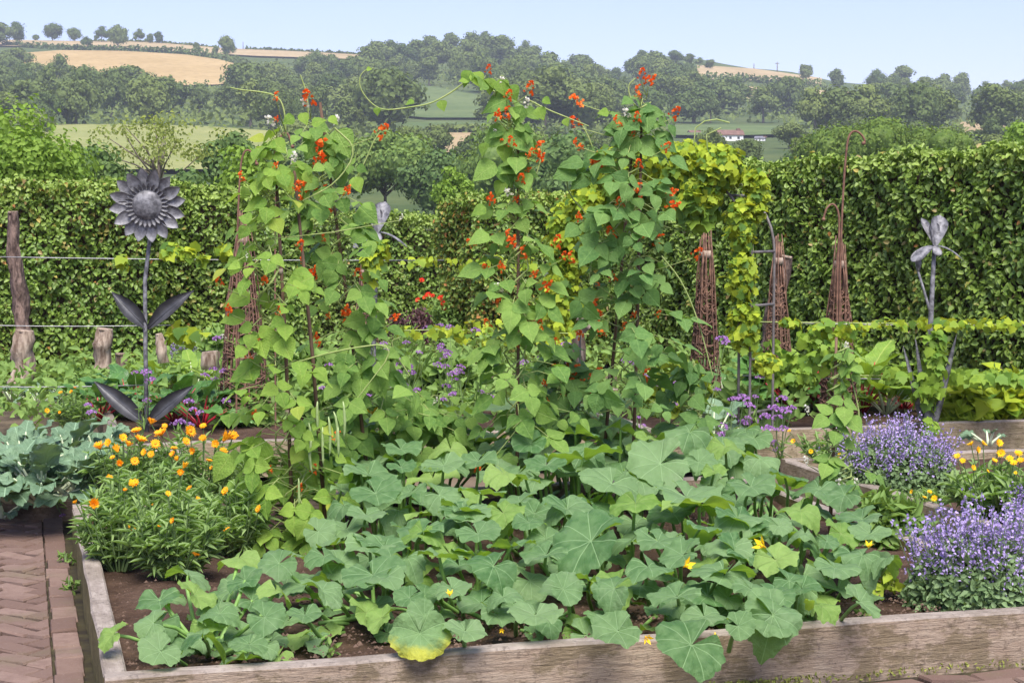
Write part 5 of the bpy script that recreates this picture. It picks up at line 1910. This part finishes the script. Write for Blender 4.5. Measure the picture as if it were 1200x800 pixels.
# low growth that covers the soil between the plants of the far beds
k = 9000
P = []
while len(P) < k:
    px, py = random.uniform(-40, 1010), random.uniform(408, 500)
    p = at_z(px, py, .1)
    if p.y < 9.6: continue
    u, v = to_uv(p)
    if v < BED_V + .5: continue
    P.append((p.x, p.y, .10 + random.random() ** 1.5 * .30))
P = np.array(P)
tag(link('ground_cover', leaf_mesh('ground_cover', P, NP.normal(size=(k, 3)) + np.array([0, 0, .3]), NP.normal(size=(k, 3)) * .45 + np.array([0, -.4, 1]), .10 * NP.uniform(.5, 1.3, k), .055, M['herb'])), kind='stuff')

for i, (px, py, hp, wp, lab) in enumerate([(77, 658, 12, 16, 'tiny weed rooted in the joint beside the side board'), (82, 690, 12, 20, 'small weed between the edging bricks and the side board'), (884, 792, 10, 22, 'small weed on the paving at the foot of the front board'), (385, 765, 12, 20, 'seedling weed on the bare soil behind the front board'), (1012, 722, 8, 14, 'flat little weed on the soil near the large catmint')]):
    bush('weed', lab, 'weed', px, py, .14 if i > 2 else .0, hp, wp, 'herb', 34, .03, .5, 'small weeds', 450 + i, stems=4)

# crocosmia behind the sunflower
p = at_z(165, 410, .1)
o = thing('crocosmia_plant', 'clump of sword leaves with orange blooms against the hedge behind the sunflower', 'flower', p)
P, D, N = [], [], []
for i in range(70):
    a = random.uniform(0, TAU)
    P.append((random.uniform(-.12, .12), random.uniform(-.1, .1), 0))
    D.append((math.cos(a) * .25, math.sin(a) * .25, 1))
    N.append((random.gauss(0, .4), -1, .1))
link('foliage', leaf_mesh('foliage', np.array(P), np.array(D), np.array(N), NP.uniform(.35, .7, 70), .035, M['sword'], None, .1, .2), o, kind='stuff')
st = MB()
for fx, fy in ((148, 335), (152, 342), (158, 347), (150, 352), (176, 350), (183, 360), (144, 345), (186, 352)):
    q = at_d(fx, fy, p.y - .1) - p
    st.tube([(0, 0, 0), q * .5, q], [.004, .003, .002], 4, False)
    link('flower_cluster', FLR[0], o, axes(Vector((1, 0, 0)), Vector((.3, 0, .8)), q, 9 / ppm(p.y)))
st.build('stem', M['thin_stem'], o)


# ------------------------------------------------------------------ metal sunflower
def petal_blade(L, W, thick, lift, point=1.6, nx=8, base=.35, cup=.3):
    """a leaf of sheet metal along +x, folded on its midrib"""
    m = MB()
    top, bot = [], []
    for i in range(nx + 1):
        t = i / nx
        w_ = W * (base + (1 - base) * math.sin(math.pi * min(1, t / .9) * .5)) * (1 - t ** point * .98) if t > 0 else W * base
        for s in (-1, -.5, 0, .5, 1):
            z = cup * abs(s) * w_ + lift * t * t * L
            top.append((t * L, s * w_ / 2, z + thick / 2))
            bot.append((t * L, s * w_ / 2, z - thick / 2))
    n1 = 5
    N_ = len(top)
    fs = []
    for i in range(nx):
        for j in range(4):
            a = i * n1 + j
            fs.append((a, a + n1, a + n1 + 1, a + 1))
            fs.append((N_ + a, N_ + a + 1, N_ + a + n1 + 1, N_ + a + n1))
        for a, c in ((i * n1, 1), (i * n1 + 4, -1)):
            f = (a, N_ + a, N_ + a + n1, a + n1)
            fs.append(f if c < 0 else f[::-1])
    m.add(top + bot, fs)
    return m


DSF = 12.0
sf = Vector((at_d(172, 505, DSF).x, DSF, .14))
kf = ppm(DSF)
sun_o = thing('metal_sunflower', 'tall grey metal sunflower sculpture standing among the chard', 'sculpture', sf)
hd = at_d(173, 240, DSF - .10) - sf
m = MB()
m.tube([(0, 0, -.1), (0, 0, .6), (.004, 0, 1.1), (hd.x, .03, hd.z - .12), (hd.x, .02, hd.z)], [.0165, .0155, .0145, .0135, .012], 10)
m.build('stem', M['lead'], sun_o)
nh = Vector((.10, -1, -.10)).normalized()
ux = Vector((1, .1, 0))
ux = (ux - nh * ux.dot(nh)).normalized()
uy = nh.cross(ux)
m = MB()
vs, fs = [], []
rd = 18 / kf
for i in range(9):
    f = i / 8
    rr = rd * math.sin(f * math.pi / 2) if i < 8 else rd
    z = .052 * math.cos(f * math.pi / 2)
    for k in range(24):
        a = TAU * k / 24
        vs.append(hd + ux * (math.cos(a) * rr) + uy * (math.sin(a) * rr) + nh * (z + .018))
for i in range(8):
    for k in range(24):
        fs.append((i * 24 + k, (i + 1) * 24 + k, (i + 1) * 24 + (k + 1) % 24, i * 24 + (k + 1) % 24))
m.add(vs, fs)
m.build('disc', M['lead'], sun_o)
m = MB()
m.tube([hd - nh * .02, hd + nh * .018], [rd * 1.25, rd * 1.15], 24)
m.build('disc_back', M['lead_dark'], sun_o)
big = petal_blade(26 / kf, 20 / kf, .004, .15, 2.6, base=.5, cup=.16).mesh('petal', M['lead'])
sml = petal_blade(9 / kf, 5.2 / kf, .006, .5, 3.5, 5, .7, .5).mesh('inner_petal', M['lead'])
for k in range(16):
    a = TAU * (k + .3) / 16
    dr = ux * math.cos(a) + uy * math.sin(a)
    link('petal', big, sun_o, axes(dr + nh * random.uniform(-.10, .22) + rv(.05), nh + rv(.16), hd + dr * (rd * 1.0) + nh * (.006 if k % 2 else .0)))
for k in range(26):
    a = TAU * k / 26
    dr = ux * math.cos(a) + uy * math.sin(a)
    link('inner_petal', sml, sun_o, axes(dr, nh, hd + dr * (rd * .92) + nh * .022))
for (x0, y0, x1, y1, wpx, up) in ((172, 385, 126, 347, 34, .12), (174, 385, 228, 347, 34, .12), (171, 497, 104, 455, 38, .10), (173, 497, 228, 459, 34, .10)):
    p0, p1 = at_d(x0, y0, DSF) - sf, at_d(x1, y1, DSF - .06) - sf
    L = (p1 - p0).length
    me = petal_blade(L, wpx / kf, .004, -.16, 1.7, 10, .12, .35).mesh('metal_leaf', M['lead_dark'])
    dr = (p1 - p0).normalized()
    link('leaf', me, sun_o, axes(dr + Vector((0, 0, .20)), Vector((0, -1, .45)), p0))
    m = MB()
    nd = axes(dr + Vector((0, 0, .20)), Vector((0, -1, .45)), p0)
    m.tube([nd @ Vector((L * t, 0, -.16 * t * t * L + .004)) for t in (0, .3, .6, .97)], [.006, .005, .004, .002], 6)
    m.build('midrib', M['lead_dark'], sun_o)


# ------------------------------------------------------------------ metal irises
def iris(label, px, ybase, ytop, d, swords=True, seed=1):
    random.seed(seed)
    b = Vector(((px - 600) / F * d, d, .14))
    k = ppm(d)
    o = thing('metal_iris', label, 'sculpture', b, 'metal iris sculptures')
    f = at_d(px + 5, ytop + 32, d) - b
    m = MB()
    m.tube([(0, 0, -.1), (.0, 0, f.z * .4), (f.x * .6, 0, f.z * .75), f], [.026, .022, .017, .014], 8)
    m.build('stem', M['lead'], o)
    m = MB()
    j = f * .62
    e = at_d(px - 14, ytop + 62, d) - b
    m.tube([j, j.lerp(e, .5) + Vector((.01, 0, -.03)), e], [.012, .010, .009], 7)
    m.tube([e, e.lerp(e + Vector((0, 0, .12)), .5), e + Vector((-.01, 0, .15))], [.012, .024, .006], 7)
    m.build('bud', M['lead'], o)
    # standing petals
    for ang, ln, wd in ((.22, 38, 26), (-.38, 36, 12), (.0, 28, 16)):
        dr = Vector((ang, .1 if ang else .5, 1))
        me = petal_blade(ln / k, wd * .85 / k, .004, -.25 if ang else .2, 9.0, 14, .22, .30).mesh('standing_petal', M['lead'])
        link('petal', me, o, axes(dr, Vector((-.2 * ang, -1, .1)), f + Vector((0, -.01, 0))))
    # falling petals
    for dr, ln, wd, lf_ in ((Vector((-1, -.45, .05)), 27, 25, -.75), (Vector((1, -.2, .12)), 32, 7, -.7), (Vector((.1, -1, -.1)), 16, 14, -.6)):
        me = petal_blade(ln / k, wd * .85 / k, .004, lf_, 9.0, 14, .25, -.12).mesh('falling_petal', M['lead'])
        link('petal', me, o, axes(dr, Vector((0, -.35, 1)), f))
    if swords:
        for dx, yt, wd in ((-26, 405, 8), (-14, 395, 8), (26, 390, 9), (18, 440, 8), (6, 425, 7), (-6, 450, 8)):
            e = at_d(px + dx, yt, d - .05) - b
            L = e.length
            me = petal_blade(L, wd / k, .005, 0.02 * (1 if dx > 0 else -1), 3.0, 8, .75, .4).mesh('sword', M['lead'])
            link('leaf', me, o, axes(e, Vector((-.3 if dx > 0 else .3, -1, 0)), Vector((dx * .0012, -.01, 0))))
    return o


iris('grey metal iris sculpture standing against the tall hedge', 1090, 508, 256, 11.9, True, 5)
iris('grey metal iris half hidden behind the red flowered bean', 437, 470, 240, 13.0, False, 6)
random.seed(31)


# ------------------------------------------------------------------ willow obelisks, hooks, arch, logs, wires
def obelisk(label, px, ybase, ytop, wpx, d, seed, extra=0):
    random.seed(seed)
    b = Vector(((px - 600) / F * d, d, .12))
    k = ppm(d)
    h = at_d(px, ytop, d).z - .12
    r = wpx / 2 / k
    o = thing('willow_obelisk', label, 'obelisk', b, 'woven willow obelisks')
    nr = 22
    for i in range(nr):
        a = TAU * i / nr
        m = MB()
        foot = Vector((math.cos(a) * r, math.sin(a) * r, -.1))
        tp = Vector((math.cos(a) * .025 + random.gauss(0, .01), math.sin(a) * .025, h * random.uniform(.94, 1.04)))
        jit = lambda f, q: foot.lerp(tp, f) + Vector((math.cos(a), math.sin(a), 0)) * r * q + rv(.014)
        m.tube([foot, jit(.2, .05), jit(.4, .1), jit(.6, .1), jit(.8, .04), tp], [.0075, .007, .0065, .006, .0055, .004], 5)
        m.build('upright_rod', M['willow'], o)
    for zf in (.08, .20, .33, .45, .56, .66):
        m = MB()
        for w_ in range(4):
            pts = []
            for i in range(31):
                a = TAU * i / 15 + w_ * .5
                f = zf + w_ * .022 + .01 * math.sin(i * 2.1)
                rr = r * (1 - f) + .02 + (.008 if i % 2 else -.008)
                pts.append(Vector((math.cos(a) * rr, math.sin(a) * rr, h * f + random.gauss(0, .014))))
            m.tube(pts, .005, 4, False)
        m.build('woven_band', M['willow'], o)
    m = MB()
    for q in range(5 + extra):
        pts = []
        for i in range(22):
            f = i / 21
            a = f * 9 + q * 2.1
            rr = r * (1 - f * .93) + .015
            pts.append(Vector((math.cos(a) * rr, math.sin(a) * rr, h * f * .92)) + rv(.012))
        m.tube(pts, .0045, 4, False)
    m.build('spiral_rod', M['willow'], o)
    m = MB()
    m.tube([(0, 0, h * .86), (0, 0, h * .90)], .045, 10)
    m.build('binding', M['log_pale'], o)


obelisk('red brown willow obelisk behind the light green bean plant', 285, 440, 252, 64, 12.5, 501, 3)
obelisk('slim willow obelisk between the third bean and the arch leg', 827, 440, 272, 38, 13.2, 502, 1)
obelisk('willow obelisk leaning by the bark log past the arch leg', 911, 430, 282, 38, 13.6, 503)
obelisk('willow obelisk carrying the tallest rusty hooks', 984, 470, 284, 44, 12.6, 504, 1)
obelisk('dim willow obelisk behind the grey iris and red flowered bean', 428, 420, 300, 36, 15.0, 505)


def hook(label, pts, d, r=.011):
    p0 = at_d(*pts[0], d)
    b = Vector((p0.x, d, .1))
    o = thing('iron_hook', label, 'hook', b, 'rusty shepherd hooks')
    q = [at_d(x, y, d) - b for x, y in pts]
    q[0] = Vector((q[0].x, 0, -.1))
    for _ in range(2):
        s = [q[0]]
        for a, c in zip(q, q[1:]): s += [a.lerp(c, .25), a.lerp(c, .75)]
        q = s + [q[-1]]
    m = MB()
    m.tube(q, r, 6)
    m.build('rod', M['rust'], o)
    e = q[-1]
    m = MB()
    m.tube([e + Vector((0, -r * 1.6, 0)), e + Vector((0, r * 1.6, 0))], r * 1.7, 8)
    m.build('curl_tip', M['rust'], o)


hook('tallest rusty hook rising past the hedge top', [(984, 470), (984, 330), (987, 240), (992, 170), (996, 156), (1003, 153), (1010, 158), (1014, 165), (1012, 168)], 12.5, .0085)
hook('short rusty hook curling beside the tallest one', [(981, 470), (981, 320), (984, 262), (982, 245), (976, 238), (969, 243), (966, 252), (965, 257)], 12.4, .008)
hook('rusty hook beside the obelisk behind the light green bean', [(276, 430), (277, 300), (281, 200), (285, 178), (292, 175), (298, 184), (301, 192)], 12.2, .0075)
hook('rusty hook curling in the top of the light green bean', [(322, 430), (322, 260), (326, 170), (330, 157), (337, 155), (341, 166), (343, 172)], 12.2, .0075)


# hop arch: two side ladders carrying an iron hoop
DA = 11.6
ka = ppm(DA)
aL, aR = Vector(((650 - 600) / F * (DA + 1.0), DA + 1.0, .1)), Vector(((880 - 600) / F * DA, DA, .1))
arch = thing('garden_arch', 'iron garden arch under golden hop behind the third bean plant', 'arch', aR)
top_z = at_d(780, 188, DA + .4).z
side = (aL - aR).normalized()
thick = Vector((-side.y, side.x, 0)) * .34
if thick.y < 0: thick = -thick
rails = []
W_ = (aL - aR).length
for off in (Vector((0, 0, 0)), thick):
    pts = []
    for i in range(61):
        f = i / 60
        if f < .3: q, z = 0, f / .3 * (top_z - .75)
        elif f > .7: q, z = 1, (1 - f) / .3 * (top_z - .75)
        else:
            a = (f - .3) / .4 * math.pi
            q, z = .5 - .5 * math.cos(a), top_z - .75 + .65 * math.sin(a)
        pts.append(side * (W_ * q) + off + Vector((0, 0, z)))
    m = MB()
    m.tube(pts, .010, 7)
    m.build('rail', M['arch_iron'], arch)
    rails.append(pts)
for i in list(range(3, 60, 5)):
    m = MB()
    m.tube([rails[0][i], rails[1][i]], .010, 6)
    m.build('rung', M['arch_iron'], arch)
for x, dx in ((0, .045), (1, -.045)):
    m = MB()
    b = side * (W_ * x + dx * 2)
    m.tube([b, b + Vector((0, 0, top_z - .6))], .010, 6)
    m.build('side_bar', M['arch_iron'], arch)


def hop_mass(name, label, cat, blobs, mat, n, leaf, d0, group=None, stems=()):
    """leaves in clouds: blobs are (px, py, rx, ry, depth offset, share)"""
    c0 = at_d(blobs[0][0], blobs[0][1], d0)
    b = Vector((c0.x, c0.y, 0.1))
    o = thing(name, label, cat, b, group)
    P, N = [], []
    tot = sum(q[5] for q in blobs)
    for (px, py, rx, ry, dd, sh) in blobs:
        c = at_d(px, py, d0 + dd)
        k = ppm(d0 + dd)
        m_ = int(n * sh / tot)
        q = unit(NP.normal(size=(m_, 3))) * (.45 + .55 * NP.random((m_, 1)) ** .6)
        P.append(np.array(c - b) + q * np.array([rx / k, min(.35, rx / k), ry / k]))
        N.append(q + np.array([0, -.3, .6]))
    P, N = np.concatenate(P), np.concatenate(N)
    m_ = len(P)
    N = N + NP.normal(size=(m_, 3)) * .35
    L = leaf * NP.uniform(.6, 1.35, m_)
    link('foliage', lobed_mesh('foliage', P, NP.normal(size=(m_, 3)) * .6 + np.array([0, -.2, -.6]), N, L, M[mat], NP.random(m_)), o, kind='stuff')
    if stems:
        st = MB()
        for line in stems:
            st.tube([at_d(x, y, d0 + .03) - b for x, y in line], .005, 5, False)
        st.build('stem', M['bean_stem'], o)
    return o


hop_mass('hop_vine', 'golden hop cloaking the top and legs of the garden arch', 'hop', [(790, 190, 75, 26, .3, 5.0), (730, 195, 40, 30, .7, 2.2), (840, 195, 34, 28, .1, 2.2), (820, 225, 26, 26, .1, 1.2), (868, 262, 18, 32, 0, .8), (868, 320, 17, 38, 0, .7), (872, 380, 20, 34, 0, .6), (886, 235, 14, 24, 0, .5), (668, 280, 30, 50, .8, 2.2), (660, 345, 28, 50, .8, 1.8), (690, 240, 30, 30, .7, 1.2), (885, 210, 14, 14, 0, .3), (896, 425, 16, 14, 0, .3)],
         'hop', 6400, .056, DA, None, [[(880, 470), (878, 400), (885, 330), (880, 250), (850, 200), (780, 180)], [(812, 180), (815, 150), (826, 142), (840, 140), (855, 144)], [(830, 185), (828, 158), (845, 150)]])
hop_mass('hop_vine', 'deeper green hop hanging inside the garden arch', 'hop', [(818, 235, 24, 30, .15, 1), (800, 215, 40, 20, .3, 1), (740, 240, 30, 30, .6, 1)], 'hop_green', 700, .10, DA)
hop_mass('trained_vine', 'yellow green vine trained along the upper wire past the iris', 'vine', [(925, 376, 12, 5, 0, .5), (1040, 379, 40, 5, 0, .5), (1110, 378, 45, 6, 0, 1.0), (1165, 378, 40, 5, 0, .9), (1000, 385, 26, 12, 0, .6), (960, 392, 18, 16, 0, .4)], 'hop', 330, .052, 12.0, 'vines trained on the wires', [[(880, 377), (960, 378), (1060, 379), (1220, 381)]])
hop_mass('trained_vine', 'yellow green vine hanging on the lower wire under the tall hedge', 'vine', [(1060, 436, 40, 8, 0, .5), (1140, 438, 50, 7, 0, .8), (1190, 441, 30, 6, 0, .6), (925, 440, 30, 6, 0, .5)], 'hop_green', 260, .085, 12.0, 'vines trained on the wires', [[(880, 440), (960, 440), (1060, 440), (1220, 444)]])
hop_mass('trained_vine', 'yellow green vine climbing the stem of the metal iris', 'vine', [(1093, 430, 14, 50, 0, 1), (1082, 450, 18, 22, 0, .5), (1090, 500, 10, 8, -.1, .2)], 'hop_green', 190, .075, 11.85, 'vines trained on the wires', [[(1090, 508), (1094, 450), (1088, 400)]])
hop_mass('trained_vine', 'yellow vine running along the wire between bean plants', 'vine', [(500, 385, 60, 6, 0, 1), (570, 388, 60, 14, 0, 1.4), (640, 390, 40, 14, 0, 1), (500, 305, 40, 5, .2, .5), (560, 308, 40, 8, .2, .6), (620, 308, 30, 7, .2, .4)], 'hop', 230, .055, 11.8, 'vines trained on the wires', [[(440, 388), (520, 386), (600, 388), (700, 392)]])
hop_mass('trained_vine', 'sparse yellow vine on the wire beside the sunflower', 'vine', [(200, 293, 14, 5, 0, .6), (222, 297, 10, 5, 0, .4), (262, 292, 12, 6, 0, .5), (238, 303, 4, 5, 0, .2), (144, 306, 5, 7, 0, .3), (215, 390, 28, 9, 0, .7)], 'hop', 130, .085, 13.0, 'vines trained on the wires')
hop_mass('trained_vine', 'yellow green vine on the grey iris behind the bean', 'vine', [(437, 310, 10, 22, -.1, 1), (445, 290, 10, 10, -.1, .5)], 'hop', 90, .08, 12.9, 'vines trained on the wires')
hop_mass('trained_vine', 'yellow green growth round the tall hooked obelisk', 'vine', [(960, 400, 30, 30, -.3, 1), (935, 430, 30, 22, -.3, .8), (985, 430, 20, 30, -.3, .6), (900, 410, 16, 20, -.3, .4)], 'hop_green', 260, .07, 12.3, 'vines trained on the wires')


def log(label, pts, d, rpx, mat, group='upright logs along the hedge'):
    b = at_d(*pts[0], d)
    b = Vector((b.x, d, .05))
    k = ppm(d)
    o = thing('log_post', label, 'log', b, group)
    q = []
    for i in range(len(pts) - 1):
        for f in (0, .25, .5, .75):
            x, y = pts[i][0] + (pts[i + 1][0] - pts[i][0]) * f, pts[i][1] + (pts[i + 1][1] - pts[i][1]) * f
            q.append((at_d(x, y, d) - b, rpx[i] + (rpx[i + 1] - rpx[i]) * f))
    q.append((at_d(*pts[-1], d) - b, rpx[-1]))
    m = MB()
    m.tube([a for a, r in q], [r / k * random.uniform(.9, 1.1) for a, r in q], 16, False, rough=.7)
    m.build('bark', M[mat], o)
    e, er = q[-1]
    e0 = q[-2][0]
    dr = (e - e0).normalized()
    m = MB()
    m.tube([e - dr * .02, e + dr * .004], er / k * .93, 12)
    m.build('cut_end', M['log_pale'], o)


log('tall crooked bark covered log leaning by the hedge', [(26, 420), (26, 385), (22, 340), (17, 300), (15, 248)], 15.2, [8, 9, 8, 7, 6], 'log_dark')
log('thick pale weathered stump in front of the crooked log', [(25, 455), (26, 420), (29, 387)], 15.0, [15, 13, 11], 'log_pale')
log('short leaning stump between the crooked log and the sunflower', [(117, 440), (120, 410), (123, 385)], 15.4, [10, 10, 10], 'log_pale')
log('small knobbly stump beside the short leaning one', [(141, 440), (141, 414)], 15.6, [6, 6], 'log_pale')
log('pointed stump just past the sunflower stem', [(192, 425), (189, 405), (186, 391)], 14.6, [7, 6, 4], 'log_pale')
log('squat grey stump near the lilac catmint', [(248, 432), (246, 412)], 13.6, [11, 10], 'log_pale')
log('pale log leaning at the foot of the third bean plant', [(690, 385), (665, 365), (640, 348)], 13.2, [6, 6, 5], 'log_pale')
log('upright gnarled log behind the third bean plant', [(675, 440), (672, 415), (678, 375)], 13.4, [12, 11, 8], 'log_pale')
log('flaking bark log leaning behind the middle willow obelisk', [(897, 430), (905, 380), (922, 300)], 14.0, [13, 11, 7], 'log_dark')


def wire(label, x0, y0, x1, y1, d0, d1):
    a, c = at_d(x0, y0, d0), at_d(x1, y1, d1)
    o = thing('trellis_wire', label, 'wire', a, 'trellis wires across the beds')
    m = MB()
    m.tube([(c - a) * t + Vector((0, 0, -.012 * math.sin(t * math.pi))) for t in (0, .2, .4, .6, .8, 1)], .0042, 5)
    m.build('strand', M['wire'], o)


wire('top wire crossing the sunflower stem in front of the hedge', -60, 300, 520, 305, 12.7, 13.6)
wire('middle wire crossing the sunflower stem below its leaves', -60, 380, 200, 381, 12.7, 13.1)
wire('lowest wire above the far cabbages', -60, 452, 170, 451, 12.7, 12.9)
wire('upper wire carrying yellow leaves beside the metal iris', 870, 377, 1260, 381, 12.1, 12.0)
wire('lower wire carrying yellow leaves beside the metal iris', 870, 440, 1260, 445, 12.1, 12.0)
